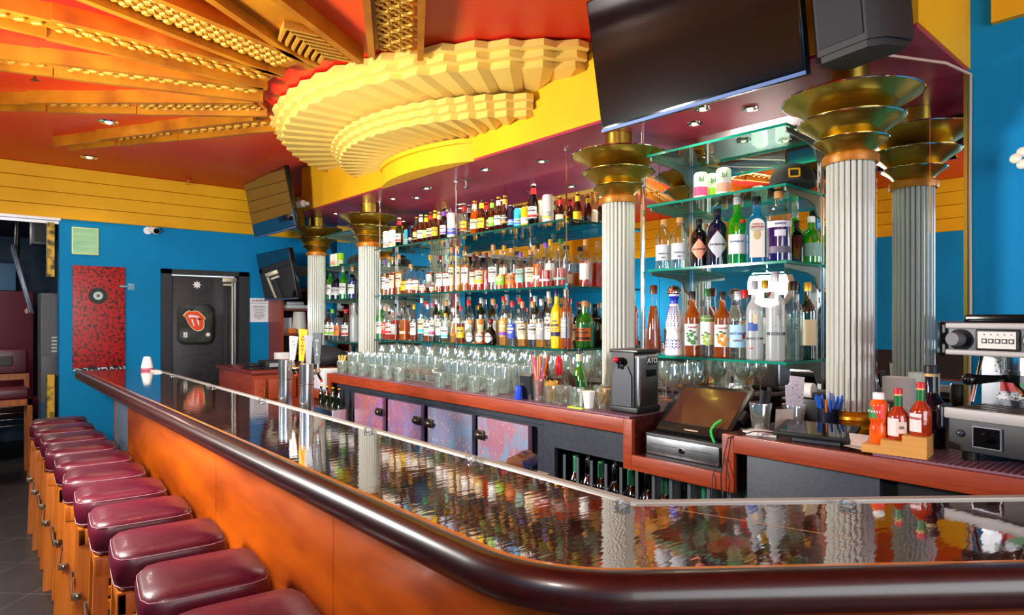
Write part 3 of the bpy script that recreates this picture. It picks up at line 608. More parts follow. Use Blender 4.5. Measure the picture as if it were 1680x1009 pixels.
for y,z1,l in ((1.212,2.4,'right of the gin bottles, beside the right column'),(1.872,2.4,'at the left end of the right bay shelves'),(4.80,2.3,'in the far left bay, right side'),(5.45,2.3,'in the far left bay, left side')):
    b=B(); b.box(XW-.02,XW-.006,y-.008,y+.008,1.14,z1); 
    t=tag(add('shelf_standard',b,STEEL),'slotted metal wall strip holding shelf brackets '+l,'shelf strip')
    b=B()
    for k in range(int((z1-1.16)/.05)): b.box(XW-.0215,XW-.0195,y-.002,y+.002,1.16+k*.05,1.185+k*.05)
    o=add('slots',b,BLACK,t); o['kind']='stuff'
b=B(); b.cyl((2.56,1.955,ZK),(2.56,1.955,ZS-.001),.012,seg=12); simple('support_post','slim chrome post beside the middle column, left of the right bay','post',b,CHROME,(0,0,0))
# ------------------------------------------------------------------ bottles
def ngon(p): return p
SH={
'std':dict(b=[(.034,0),(.037,.004),(.037,.175),(.034,.195),(.018,.222),(.0145,.235),(.014,.285)],lab=(.05,.15,.0374),liq=.16,cap=(.0155,.262,.30)),
'tall':dict(b=[(.031,0),(.034,.004),(.034,.20),(.031,.222),(.017,.245),(.014,.26),(.0135,.315)],lab=(.06,.17,.0344),liq=.19,cap=(.015,.292,.33)),
'slim':dict(b=[(.022,0),(.025,.004),(.025,.20),(.021,.225),(.013,.25),(.012,.315)],lab=(.05,.18,.0254),liq=.20,cap=(.0135,.295,.33)),
'round':dict(b=[(.042,0),(.046,.005),(.046,.12),(.043,.145),(.030,.165),(.018,.175),(.016,.22)],lab=(.035,.10,.0464),liq=.115,cap=(.018,.205,.235)),
'dome':dict(b=[(.041,0),(.044,.004),(.044,.15),(.042,.172),(.034,.192),(.020,.205),(.0155,.212),(.015,.25)],lab=(.03,.085,.0444),liq=.10,cap=(.017,.235,.262)),
'square':dict(n=5,b=[(.034,0),(.037,.004),(.037,.15),(.034,.168),(.019,.185),(.0145,.195),(.014,.235)],lab=(.04,.135,.0376),liq=.14,cap=(.0165,.222,.255)),
'squat':dict(b=[(.040,0),(.048,.006),(.050,.03),(.048,.075),(.038,.10),(.022,.115),(.018,.125),(.018,.145)],lab=(.02,.08,.0502),liq=.09,cap=(.013,.143,.155),ball=(.023,.168)),
'beer':dict(b=[(.028,0),(.0305,.004),(.0305,.115),(.028,.135),(.017,.165),(.0135,.185),(.013,.222)],lab=(.035,.10,.0309),liq=.2,cap=(.0145,.218,.228),neck=(.17,.205,.0165)),
'can':dict(b=[(.026,0),(.033,.008),(.033,.112),(.027,.122)],lab=(.015,.055,.0334),liq=0,cap=(.0265,.121,.1235)),
'tallcan':dict(b=[(.026,0),(.033,.008),(.033,.148),(.027,.158)],lab=(.02,.06,.0334),liq=0,cap=(.0265,.157,.1595)),
'cone':dict(b=[(.038,0),(.041,.008),(.040,.06),(.032,.16),(.018,.26),(.015,.30)],lab=(.02,.05,.041),liq=.24,cap=(.019,.30,.345)),
'port':dict(b=[(.033,0),(.036,.004),(.037,.12),(.040,.165),(.036,.195),(.020,.215),(.015,.23),(.0145,.28)],lab=(.045,.13,.0385),liq=.16,cap=(.016,.262,.295)),
}
for s in SH.values():
    n=s.get('n',2); sg=24 if n==2 else 32
    b=B(); b.lathe(s['b'],sg,n=n); me=b.mesh('bottle_glass'); me.materials.append(None); s['mb']=me
    if s['liq']:
        pr=[(max(r-.003,.004),z+(.004 if i==0 else 0)) for i,(r,z) in enumerate(s['b']) if z<s['liq']]; 
        nx=[(r,z) for r,z in s['b'] if z>=s['liq']][0]; pv=pr[-1]; f=(s['liq']-pv[1])/(nx[1]-pv[1]); pr.append((pv[0]+(nx[0]-.003-pv[0])*f,s['liq']))
        b=B(); b.lathe(pr,sg,n=n); me=b.mesh('liquid'); me.materials.append(None); s['ml']=me
    z0,z1,r=s['lab']; b=B()
    b.lathe([(r,z0),(r,z1)],18,a0=PI-1.15,a1=PI+1.15,n=n); me=b.mesh('label'); me.materials.append(None); s['ma']=me
    if 'ball' in s:
        b=B()
        for i in range(14):
            a,a2=-.62+1.24*i/14,-.62+1.24*(i+1)/14; f=lambda q:max(.002,.036*math.sqrt(max(0,1-(q/.62)**2))); P_=lambda q,zz:(-(r+.0004)*math.cos(q),(r+.0004)*math.sin(q),zz)
            b.quad(P_(a,.052-f(a)),P_(a2,.052-f(a2)),P_(a2,.052+f(a2)),P_(a,.052+f(a)))
        me=b.mesh('label',fix=False); me.materials.append(None); s['ma']=me
    b=B(); h=z1-z0; b.lathe([(r+.0006,z0+h*.08),(r+.0006,z0+h*.30)],18,a0=PI-1.1,a1=PI+1.1,n=n); me=b.mesh('label_band'); me.materials.append(None); s['mn']=me
    b=B(); h=z1-z0
    for k,(u,v,wd) in enumerate(((.82,.90,.45),(.58,.72,.8),(.46,.50,.6),(.36,.40,.5))): b.lathe([(r+.0007,z0+h*u),(r+.0007,z0+h*v)],8,a0=PI-wd,a1=PI+wd,n=n)
    me=b.mesh('label_print'); me.materials.append(None); s['mp']=me
    r,z0,z1=s['cap']; b=B(); b.lathe([(r,z0),(r,z1-.003),(r-.002,z1)],16)
    if 'ball' in s: b.sph((0,0,s['ball'][1]),s['ball'][0],seg=16)
    me=b.mesh('cap'); me.materials.append(None); s['mc']=me
    if 'neck' in s:
        z0,z1,r=s['neck']; b=B(); b.lathe([(r+.001,z0),(r-.0015,z1)],14); me=b.mesh('neck_label'); me.materials.append(None); s['mk']=me
G={'c':glass('f4faf8',.06,2.6),'g':glass('48c838',.10,2.5,milky=.45,mcol='22c81e'),'dg':glass('1c4a24',.10,2.5,milky=.4,mcol='0d3a18'),'br':glass('8a3c0c',.10,2.5,milky=.35,mcol='6a2606'),
'bk':mat('0b0a10',.06,spec=.8),'nv':mat('0e1030',.06,spec=.8),'bl':glass('50c8e8',.08,2.5,milky=.35,mcol='38b4dc'),'fr':glass('dfe6e6',.05,2.5,rough=.25,milky=.62,mcol='e8eef0'),'pu':glass('8050d0',.08,2.5),
'am':glass('e89028',.08,2.6,milky=.35,mcol='e07c10'),'or':glass('d86a10',.1,2.6,milky=.5,mcol='e06808')}
L={'am':glass('f09a30',.03,3,milky=.6,mcol='f48c1c'),'rd':glass('e85018',.03,3,milky=.6,mcol='e0480e'),'go':glass('f8c84a',.03,3,milky=.5,mcol='f4b030'),'dk':glass('5a2008',.03,3,milky=.6,mcol='451404'),
'pu':glass('4828b0',.03,3,milky=.6,mcol='3c1c9c'),'bu':glass('c86018',.03,3,milky=.55,mcol='c45a10'),'cl':glass('eef4f0',.02,3,milky=.04),'bl':glass('40b8e0',.03,3,milky=.5,mcol='28a8d8')}
COL=dict(w='f2f0ea',cr='f0dcae',y='f4cc18',o='f07818',r='cc1c1c',g='78c81e',dg='1c6a30',b='2a4cc0',cy='38bfe0',pk='e0487c',bk='141416',gr='9aa0a8',sv='c8ccd2',nv='161c4c',pu='7a4aa8',ck='c08a50',gd='d8a030',te='7fb0a0',br='5a2a10',lb='a8d8f0',pe='f0a080',lg='b0e030',mr='6a1428')
def cm(k,met=0): return mat(COL[k],.3 if not met else .25,.0 if k not in('gd','sv') else .6)
USED={}
def slot(o,m): o.material_slots[0].link='OBJECT'; o.material_slots[0].material=m
def part(name,me,m,par):
    o=bpy.data.objects.new(name,me); C.objects.link(o); o.parent=par; slot(o,m); return o
PL=[]; FR=[]; RL=set()
RAD={k:max(r for r,_ in v['b'])*(1.08 if v.get('n',2)>2 else 1) for k,v in SH.items()}
def clear(x,y,z,r): return all(abs(z-c)>.05 or (x-a)**2+(y-b_)**2>(r+q_+.001)**2 for a,b_,c,q_ in PL)
def bottle(x,y,z,shape,sc,gl,liq,lab,band,cap,label,group,rz=None,pr=True,ws=1):
    s=SH[shape]; PL.append((x,y,z,RAD[shape]*sc*ws)); nm='beer_can' if 'can' in shape else ('beer_bottle' if shape=='beer' else 'liquor_bottle')
    o=bpy.data.objects.new(nm,s['mb']); C.objects.link(o); o.location=(x,y,z+.0006); o.scale=(sc*ws,sc*ws,sc)
    o.rotation_euler.z=R(25+random.uniform(-14,14)) if rz is None else R(rz)
    slot(o,G[gl] if gl in G else mat(COL[gl],.22,.3)); tag(o,label,'can' if 'can' in shape else 'bottle',group)
    if liq and s['liq'] and liq!='-': part('liquid',s['ml'],L[liq],o)
    if lab and lab!='-':
        part('label',s['ma'],mat(COL[lab],.5),o)
        if pr: part('label_print',s['mp'],mat('5a5048' if lab in('w','cr','y','te','sv','lb','lg','o','cy') else 'd8d0b0',.5),o)
    if band and band!='-': part('label_band',s['mn'],mat(COL[band],.5),o)
    part('cap',s['mc'],cm(cap),o)
    if 'mk' in s and lab!='-': part('neck_label',s['mk'],mat(COL[band if band!='-' else lab],.5),o)
    return o
def row(text,z,X,place,group,ws=1):
    for ln in text.strip().splitlines():
        px,shp,sc,gl,lq,lb,bd,cp,desc=[v.strip() for v in ln.split('|')]
        x=X; y=yat(float(px),x); r=RAD[shp]*float(sc)*ws
        while not clear(x,y,z,r) and x+r<XW-.03: x+=.006; y=yat(float(px),x)
        if not clear(x,y,z,r):
            x=X
            while not clear(x,y,z,r): y+=.004
        FR.append((x,y,z,desc)); bottle(x,y,z,shp,float(sc),gl,lq,lb,bd,cp,desc+', '+place,group,ws=ws)
row('''634|tallcan|0.843|w|-|sv|o|sv|leftmost of two white tall cans
644|tallcan|0.843|w|-|sv|y|sv|white tall can with yellow band next to the silver-necked bottle
655|beer|0.963|dg|-|w|r|sv|silver-necked bottle between white and orange cans
660.5|can|0.817|o|-|y|-|sv|orange and yellow can
668|tallcan|0.731|cy|-|lb|b|sv|light blue can near the left column
675|tallcan|0.86|nv|-|bk|-|sv|tall dark blue can near the left column
683|beer|0.86|br|-|gd|bk|gd|brown bottle with orange-gold cap
690.5|beer|0.903|br|-|w|-|w|brown bottle with white neck and label
699|beer|0.86|br|-|g|y|g|brown bottle with yellow-green label near the left end
706.5|beer|0.912|br|-|w|r|br|brown bottle with round white and red label
714|beer|0.929|br|-|y|-|y|brown bottle with large yellow label
721|beer|0.929|am|-|cr|-|sv|amber bottle with small cream label
728.5|beer|0.946|bk|-|w|pu|bk|dark bottle with pale purple neck
735|beer|0.929|c|go|y|pk|sv|clear bottle with yellow and pink label, left one
742|tallcan|1.075|w|-|b|-|r|white and blue tall bottle with red top, left one
751|tallcan|1.118|w|-|b|-|r|white and blue tall bottle with red top, right one
761.5|beer|0.963|c|cl|y|r|c|clear empty-looking bottle with yellow and pink band
770|beer|0.963|bk|-|w|sv|sv|dark bottle with long pale label
778.5|beer|0.963|am|go|cr|-|gd|golden beer bottle with gold label
790|beer|0.946|br|-|y|y|bk|brown bottle with two yellow labels
798|beer|0.929|br|-|w|r|r|brown bottle with white and red round label
807.5|beer|0.877|br|-|g|g|bk|brown bottle with bright green label
818|beer|0.912|br|-|w|w|gd|brown bottle with gold foil neck and white label
828.5|beer|0.912|br|-|bk|gd|gd|dark brown bottle with gold foil and black label
840|tallcan|0.86|nv|-|b|cy|sv|tall navy can with bright blue foot
851|can|0.903|cy|-|lb|b|sv|cyan can
863|can|0.903|y|-|w|-|sv|yellow can
875|beer|1.049|bk|-|w|r|sv|silver-topped dark bottle with red and white label
886.5|tallcan|0.929|w|-|gr|o|sv|tall white can with orange stripe
899|tallcan|0.998|w|-|gr|y|sv|tall white can with yellow stripe, rightmost'''.replace('|c|clear empty','|sv|clear empty'),ZL[2],2.545,'top long shelf','beers and cans on the top long shelf',ws=1.0)
row('''631|tall|0.85|c|am|w|-|pu|amber bottle with long white label by the left column
638|std|0.85|c|rd|w|-|sv|reddish bottle with white label
644|tall|0.9|c|rd|cr|-|gd|tall red-amber bottle with gold neck
655|tall|0.93|c|go|cr|-|ck|tall clear bottle with tall cream label and cork
664|square|0.73|c|bu|y|-|br|small amber bottle with yellow triangular label
674|round|0.95|c|am|w|-|ck|round amber bottle with cork ball
683|square|0.72|c|bu|w|y|bk|brown square bottle with white and yellow label
694|dome|0.65|c|rd|w|gd|bk|dark red bottle with white and gold label
709|dome|0.52|c|rd|w|g|bk|dark red bottle with white and green label
722|std|0.87|c|bu|w|-|mr|bottle with large white number label
733|std|0.86|c|rd|w|-|te|red bottle with white label and pale green cap
741|slim|0.93|c|go|cr|-|ck|slim golden bottle with narrow cream label, left one
751.5|slim|0.93|c|go|cr|-|ck|slim golden bottle with narrow cream label, right one
763.5|tall|0.92|c|am|w|-|br|large amber bottle with pale neck label
776.5|std|0.8|c|rd|cr|-|mr|amber-red bottle with maroon cap
787|std|0.85|c|rd|cr|y|br|red bottle with orange label and tall brown stopper
798|std|0.8|c|rd|-|-|br|red bottle without label
809|std|0.95|c|cl|w|-|ck|clear bottle with long white label
822.5|dome|0.93|c|am|g|-|ck|clear round-shouldered bottle with lime green band
839|dome|0.95|c|am|o|-|ck|clear round-shouldered bottle with orange band
854|square|0.85|c|rd|te|-|pu|bottle with pale teal label and dark purple cap
870|square|0.88|c|rd|cr|-|ck|bottle with cream block-letter label
882|std|0.86|c|am|-|w|bk|clear-shouldered bottle with black cap
895|dome|0.97|c|rd|-|w|pu|wide red whiskey bottle with small white strip
920|dome|1.02|c|rd|-|te|dg|widest dark red whiskey bottle at the right rod'''.replace('|br|red bottle without','|mr|red bottle without'),ZL[1],2.555,'middle long shelf','spirit bottles on the middle long shelf',ws=.88)
row('''624|std|0.92|g|-|w|-|w|green bottle with white cap by the left column
632|std|0.88|c|rd|r|-|pe|red-amber bottle with red label
638.5|std|0.85|c|rd|w|r|sv|amber bottle with white and red label
648|port|0.95|c|rd|gr|-|bk|round-shouldered red bottle with diagonal grey label
654.5|round|0.8|c|am|w|-|bk|small amber bottle with black cap
663|port|0.98|c|am|-|cr|br|honey-coloured faceted bottle
670|port|0.92|c|am|-|cr|bk|second honey-coloured faceted bottle
679.5|std|0.9|c|bu|w|-|gd|amber bottle with script on white label
692|tall|0.96|c|cl|cr|cy|sv|tall clear bottle with cream and sky blue label
702|std|0.9|c|bu|w|te|sv|amber bottle with white and mint label
709|slim|0.84|c|cl|w|pk|pk|slim clear bottle with pink lettering
720.5|tall|0.82|c|cl|w|-|sv|clear bottle with large white label and pale cap
731|square|0.8|c|cl|w|cy|gd|small clear bottle with sky blue tag and gold cap
744|tall|0.72|c|go|-|o|w|pale gold square bottle beside the middle rod
756|port|0.84|c|bu|y|-|r|amber bottle with yellow label and red cap
772|squat|0.86|c|cl|w|-|ck|squat clear bottle with oval label and cork ball
788.5|squat|0.88|c|am|w|-|or|squat amber bottle with oval label
805|squat|0.88|bk|-|w|-|mr|squat black bottle with oval label
826|tall|0.92|c|go|gd|pu|r|tall golden bottle with red capsule
840|std|0.92|c|cl|b|-|r|clear bottle with blue label and red cap
857|std|0.9|c|go|cr|-|ck|pale bottle with cream label
874|std|0.9|c|cl|w|-|ck|clear bottle with wide white label
888|std|0.94|c|go|gr|-|sv|golden bottle with grey-blue label
900|slim|0.98|c|cl|w|-|sv|tall thin clear bottle with white label
913|tall|1.0|y|-|y|nv|nv|tall yellow bottle with dark blue shoulders and dots
929|tall|1.01|or|-|gr|-|pe|tallest copper-orange bottle with grey label at the right rod'''.replace('|or|squat amber','|o|squat amber'),ZL[0],2.55,'lowest long shelf','spirit bottles on the lowest long shelf',ws=.9)
# rear rows, partly hidden
def rear(z,Y0,dy,n_,kinds,place,group,X=2.72):
    for i in range(n_):
        shp,sc,gl,lq,lb,bd,cp,desc=kinds[i%len(kinds)]
        r=RAD[shp]*sc; x=XW-.022-r; y=Y0+dy*i; k=0
        while not clear(x,y,z,r) and k<25: y+=.006; k+=1
        if not clear(x,y,z,r): continue
        fr=min((q for q in FR if abs(q[2]-z)<.01),key=lambda q:abs(q[0]/q[1]-x/y)); lb_=('half-hidden bottle behind the '+fr[3].replace('leftmost of two ','left ').split(' near ')[0].split(' between ')[0].split(' next ')[0].split(' at the ')[0]+', '+place).split()
        l_=' '.join(lb_[:16]) if len(lb_)<=16 else ' '.join(lb_[:-len(place.split())][:16]).rstrip(',')
        if l_ in RL: l_=l_.replace('half-hidden','second, farther half-hidden') if len(l_.split())<15 else l_.replace('half-hidden bottle','farther hidden bottle')
        RL.add(l_); bottle(x,y,z,shp,sc,gl,lq,lb,bd,cp,l_,None,pr=False)
rear(ZL[2],2.62,.15,12,[('beer',.9,'br','-','y','-','gd','half-hidden beer bottle'),('beer',.9,'br','-','w','r','ck','half-hidden beer bottle'),('beer',0.88,'br','-','g','-','br','half-hidden beer bottle')],'top long shelf','half-hidden rear beer bottles, top long shelf')
rear(ZL[1],2.55,.15,12,[('std',.95,'c','rd','w','-','ck','half-hidden spirit bottle'),('dome',1.0,'c','am','cr','-','bk','half-hidden spirit bottle'),('tall',.95,'c','bu','w','-','gd','half-hidden spirit bottle')],'middle long shelf','half-hidden rear spirit bottles, middle long shelf')
rear(ZL[0],2.85,.14,11,[('std',1.0,'c','go','w','-','ck','half-hidden spirit bottle'),('tall',.95,'dg','-','cr','-','sv','half-hidden spirit bottle'),('std',1.0,'c','bu','w','-','r','half-hidden spirit bottle'),('tall',1.0,'c','cl','w','-','gr','half-hidden spirit bottle')],'lowest long shelf','half-hidden rear spirit bottles, lowest long shelf')
bottle(2.73,2.50,ZL[0],'round',1.15,'g','-','o','br','ck','fat green bottle with orange label at the right end of the lowest long shelf',None)
bottle(2.78,2.58,ZL[0],'square',1.0,'bk','-','cr','-','bk','black bottle behind the fat green one, lowest long shelf',None)
# far left bay
row('''533|std|.88|dg|-|w|-|bk|dark green bottle with white label
542|std|.9|g|-|w|-|bk|green and white bottle, second from the left
552|square|1.05|nv|-|sv|-|bk|navy bottle with silver diamond label
563|std|.92|g|-|w|-|sv|bright green bottle beside the blue one
569|square|1.0|bl|-|lb|-|bk|light blue square bottle
578|port|.93|c|pu|w|-|ck|purple bottle with white label'''.replace('|square|1.05|nv','|round|1.05|nv'),ZA[1],2.58,'far left bay','gin bottles in the far left bay')
row('''531.5|std|.95|br|-|w|y|bk|brown bottle with white label and yellow fruit, left one
538.5|std|.95|br|-|w|g|bk|brown bottle with white label and green leaves
545.5|std|.95|c|cl|w|g|g|clear bottle with green and white label
554|std|.9|c|cl|o|-|bk|small clear bottle with orange label
567|std|.95|c|cl|w|r|r|clear bottle with red band and cap
581|tall|1.02|fr|-|-|-|sv|tall frosted white bottle'''.replace('|w|y|bk|brown','|w|y|gr|brown'),ZA[0],2.58,'far left bay lowest shelf','spirit bottles in the far left bay')
row('''547|can|.95|w|-|pk|g|sv|pink and white can
553|can|.95|w|-|pe|g|sv|peach and white can
559|can|.95|lg|-|w|g|sv|lime green can''',ZA[2],2.56,'far left bay third shelf','cans in the far left bay')
# right bay: bigger, individually lettered
def bl(px,X,z,shp,sc,gl,lq,lb,bd,cp,desc,texts=(),rz=32,pr=False):
    x=X
    while not clear(x,yat(px,x),z,RAD[shp]*sc) and x<XW-.06: x+=.005
    o=bottle(x,yat(px,x),z,shp,sc,gl,lq,lb,bd,cp,desc,None,rz,pr); s=SH[shp]
    for txt,size,zz,m in texts: letters('lettering',txt,size,m,o,(0,0,zz),R(-90),wrap=s['lab'][2]+.0005)
    return o
IK=mat('23232b',.5); IB=mat('24409a',.5); IR=mat('b0202c',.5); IW=mat('f0f0ea',.5)
bl(1072,2.58,ZB[0],'cone',.98,'c','bu','-','-','br','tall tapering amber bottle at the left end of the right bay shelf')
# ceramic decanter
t=thing('ceramic_bottle','white ceramic decanter painted with blue leaves in the right bay','bottle',(2.57,yat(1106,2.57),ZB[0]))
b=B(); b.lathe([(.040,0),(.045,.004),(.043,.03),(.036,.10),(.0345,.112),(.038,.122),(.041,.135),(.038,.16),(.028,.21),(.020,.245),(.017,.262),(.022,.275),(.026,.29),(.0,.292)],28); add('body',b,mat('f0f0ee',.12,coat=.6),t)
b=B()
for a0 in range(6):
    a=R(120+a0*24)
    for k in range(9):
        z=.14+k*.011; r=.0395-(z-.135)*.155+.0005
        b.sph((r*math.cos(a+.06*math.sin(k*2.2)),r*math.sin(a+.06*math.sin(k*2.2)),z),.003,(1,1,1.8),6)
    for k in range(8):
        u=k*PI/4; z=.055+.02*math.sin(u); aa=a+.25*math.cos(u); r=.041-(z-.03)*.09+.0006; b.sph((r*math.cos(aa),r*math.sin(aa),z),.0032,(1,1,1.3),6)
o=add('painted_leaves',b,mat('2434a8',.3),t); o['kind']='stuff'
b=B(); b.lathe([(.0205,.245),(.0178,.262),(.0225,.275),(.0245,.285)],20); add('blue_collar',b,mat('2434b4',.2),t)
b=B(); b.lathe([(.026,.29),(.034,.296),(.034,.300),(.030,.315),(.02,.328),(0.001,.333)],20); add('silver_stopper',b,CHROME,t)
o=bl(1136,2.57,ZB[0],'std',1.0,'am','bu','w','-','bk','amber bottle with white label of green fruit, right bay',(('Amaro',.016,.135,IR),))
def fruit(o,col,leaf,r):
    b=B()
    for k,(a,z,s_) in enumerate(((-.35,.085,.012),(.1,.10,.011),(.3,.075,.012),(-.1,.065,.013),(.45,.092,.009))):
        b.sph((-r*math.cos(a),r*math.sin(a),z),s_,(.18,1,.9),10)
    add('painted_fruit',b,mat(col,.5),o); b=B()
    for k,(a,z) in enumerate(((-.2,.112),(.2,.118),(.55,.105))): b.sph((-(r+.001)*math.cos(a),(r+.001)*math.sin(a),z),.009,(.15,1,.5),8)
    add('painted_leaf',b,mat(leaf,.5),o)
fruit(o,'4a8a4c','2f6a34',.0372)
o=bl(1160,2.57,ZB[0],'tall',.94,'c','cl','w','-','dg','clear bottle with green block label and painted lime, right bay',(('ABSOLUTT',.0125,.185,IW),))
b=B(); b.lathe([(.0348,.172),(.0348,.198)],18,a0=PI-1.15,a1=PI+1.15); add('green_label',b,mat('5a8a1c',.5),o); fruit(o,'a8c860','4a8a30',.0346)
o=bl(1185,2.57,ZB[0],'std',.98,'am','bu','w','-','bk','amber bottle with white label of oranges, right bay',(('Amaro',.016,.135,IR),)); fruit(o,'f09a18','3f6a24',.0372)
o=bl(1210,2.57,ZB[0],'std',.98,'c','cl','lb','-','sv','clear vodka bottle with pale blue label and clear stopper, right bay',(('Ketel One',.018,.112,IB),('VODKA',.012,.08,IR)))
b=B(); b.lathe([(.0382,.088),(.0382,.112)],6,a0=PI+.5,a1=PI+.95); add('red_seal',b,mat('a01c40',.5),o)
o=bl(1238,2.56,ZB[0],'tall',1.02,'fr','-','-','-','gr','frosted bottle with blue bird shape and grey cap, right bay',(('GREY GOOSE',.0135,.088,IK),))
b=B(); b.lathe([(.0346,.12),(.0346,.155)],10,a0=PI-.9,a1=PI+.3); add('blue_motif',b,mat('2a58a8',.5),o); b=B(); b.lathe([(.0348,.15),(.0348,.19)],6,a0=PI-.2,a1=PI+.25); add('pale_motif',b,mat('e8d0a0',.5),o)
b=B(); b.lathe([(.0348,.045),(.0348,.05)],6,a0=PI-.7,a1=PI-.2); add('red_dash',b,mat('c02030',.5),o)
o=bl(1272,2.555,ZB[0],'tall',1.12,'fr','-','-','-','sv','largest frosted bottle with bare tree motif and clear neck, right bay',(('BELVEDERE',.0155,.10,IK),))
def wire(o,strokes,r,m,name,rad=.0006):
    b=B()
    for s_ in strokes: b.tube([(-(r)*math.cos(a),(r)*math.sin(a),z) for a,z in s_],rad,4)
    add(name,b,m,o)
wire(o,[[(-.5,.12),(-.45,.15),(-.5,.18),(-.4,.21)],[(-.46,.15),(-.2,.17),(-.1,.2)],[(-.5,.16),(-.8,.18)],[(-.3,.165),(-.25,.19)],[(-.47,.17),(-.3,.2)],[(-.6,.125),(0,.13),(.4,.125)],[(-.2,.17),(.05,.175)]],.0348,IK,'tree_motif',.0005)
o=bl(1303,2.62,ZB[0],'tall',1.0,'c','cl','-','-','bk','clear bottle right of the frosted ones, right bay',(('S',.03,.14,IK),))
bl(1222,2.72,ZB[0],'std',1.02,'c','go','w','-','r','red-capped bottle half hidden behind the vodka bottles, right bay')
bl(1255,2.72,ZB[0],'tall',1.05,'c','cl','w','-','gd','clear bottle half hidden behind the frosted bottles, right bay')
bl(1160,2.72,ZB[0],'std',1.0,'c','bu','w','-','gr','bottle half hidden behind the lime label bottle, right bay')
bl(1107,2.72,ZB[0],'std',.9,'c','rd','cr','-','gr','small reddish bottle half hidden behind the ceramic decanter')
o=bl(1325,2.75,ZB[0],'tall',1.0,'dg','-','cr','-','gd','dark bottle at the right end of the right bay, lowest shelf')
for px,l in ((1089,'left one of two apothecary gin bottles, right bay'),(1115,'right one of two apothecary gin bottles, right bay')):
    bl(px,2.57,ZB[1],'dome',.92,'c','cl','sv','-','ck',l,(('ST. GEORGE',.010,.08,IK),('GIN',.010,.06,IK)),pr=False).children[1].scale=(1,1,1.5)
def diamond(o,r,z,hw,hh,m,m2,txt):
    b=B(); n=12
    for i in range(n):
        a,a2=-hw+2*hw*i/n,-hw+2*hw*(i+1)/n; h1,h2=hh*(1-abs(a)/hw),hh*(1-abs(a2)/hw)
        P=lambda a,zz:(-r*math.cos(a),r*math.sin(a),zz)
        vs=[P(a,z-h1),P(a2,z-h2),P(a2,z+h2),P(a,z+h1)]
        if h1<1e-6: vs=vs[1:]; 
        elif h2<1e-6: vs=[vs[0],vs[1],vs[3]]
        b.quad(*vs)
    add('diamond_label',b,m,o,fix=False); letters('lettering',txt,.013,m2,o,(0,0,z),R(-90),wrap=r+.0005)
o=bl(1147,2.57,ZB[1],'dome',.84,'bk','-','-','-','bk','black gin bottle with peach diamond label, right bay'); diamond(o,.0447,.095,1.15,.058,mat('f09a7a',.5),IK,"HENDRICK'S")
o=bl(1177,2.57,ZB[1],'dome',.98,'nv','-','-','-','bk','navy gin bottle with silver diamond label, right bay'); diamond(o,.0447,.095,1.2,.062,mat('b8bcc4',.4),IK,"HENDRICK'S")
o=bl(1209,2.57,ZB[1],'port',1.0,'g','-','w','-','sv','bright green gin bottle with white label and red seal, right bay',(('Tanqueray',.015,.10,IB),)); b=B(); b.sph((-.036,-.02,.185),.010,(.5,1,1),10); add('red_seal',b,mat('c81020',.3),o)
o=bl(1241,2.57,ZB[1],'square',1.12,'bl','bl','-','-','bk','light blue gin bottle with arched white label, right bay')
b=B(); b.box(-.0385,-.0378,-.027,.027,.02,.14); b.cyl((-.0385,0,.14),(-.0378,0,.14),.027,seg=20); add('arched_label',b,mat('e8e2d6',.5),o); letters('lettering','BOMBAY\nSAPPHIRE',.010,IR,o,(-.039,0,.14),R(-90)); b=B(); b.sph((-.0385,0,.105),.014,(.1,1,1.3),10); add('portrait',b,mat('c8b078',.5),o)
o=bl(1278,2.57,ZB[1],'dome',1.12,'c','pu','-','-','ck','large purple gin bottle with white band, right bay')
for z0,z1,a,c_ in ((.125,.148,1.2,'e8e8f2'),(.092,.115,.45,'d8d8ea'),(.03,.055,1.2,'6a6478')):
    b=B(); b.lathe([(.0446,z0),(.0446,z1)],14,a0=PI-a,a1=PI+a); add('label_strip',b,mat(c_,.5),o)
letters('lettering','EMPRESS',.010,IK,o,(0,0,.137),R(-90),wrap=.045)
for me_l in o.children:
    if me_l.name.startswith('liquid'): me_l.scale=(1,1,1.5)
bl(1307,2.70,ZB[1],'square',.72,'bk','-','-','-','bk','small black bottle behind the purple gin bottle, right bay')
bl(1331,2.74,ZB[1],'round',.86,'g','-','te','-','w','round-shouldered green bottle near the right column')
for px,c_,l,c2 in ((1150,'pk','pink can with green lettering, right bay third shelf','dg'),(1169,'lg','lime green can with green lettering, right bay third shelf','dg'),(1187,'pe','peach can with green lettering, right bay third shelf','dg')):
    o=bl(px,2.57,ZB[2],'can',1.0,'w','-',c_,'-','sv',l,(('ld.',.034,.088,mat('2f8a2a',.5)),)); 
def cap_hat(x,y,z,rz,sc,label,emb=True):
    t=thing('baseball_cap',label,'cap',(x,y,z),rz=rz); CL=mat('16161a',.8)
    b=B(); b.lathe([(.088*sc,0),(.09*sc,.02*sc),(.086*sc,.05*sc),(.07*sc,.078*sc),(.04*sc,.094*sc),(.001,.10*sc)],24,n=2.2); add('crown',b,CL,t)
    P=[(.05*sc,-.075*sc)]+[(.075*sc+.085*sc*math.cos(a),.078*sc*math.sin(a)) for a in [R(k) for k in range(-80,81,16)]]+[(.05*sc,.075*sc)]
    b=B(); b.prism(P,.001,.007); add('brim',b,CL,t)
    b=B(); b.sph((0,0,.101*sc),.008,(1,1,.6),8); add('button',b,CL,t)
    if emb:
        b=B(); m=Matrix.Translation((.086*sc,0,.045*sc))@Matrix.Rotation(R(-15),4,'Y')
        for q_ in ((-.001,.003,-.022,.022,-.02,-.014),(-.001,.003,-.022,.022,.014,.02),(-.001,.003,-.022,-.016,-.02,.02),(-.001,.003,.016,.022,-.02,.02)): b.box(*q_,M=m)
        add('emblem',b,mat('d8a818',.5),t)
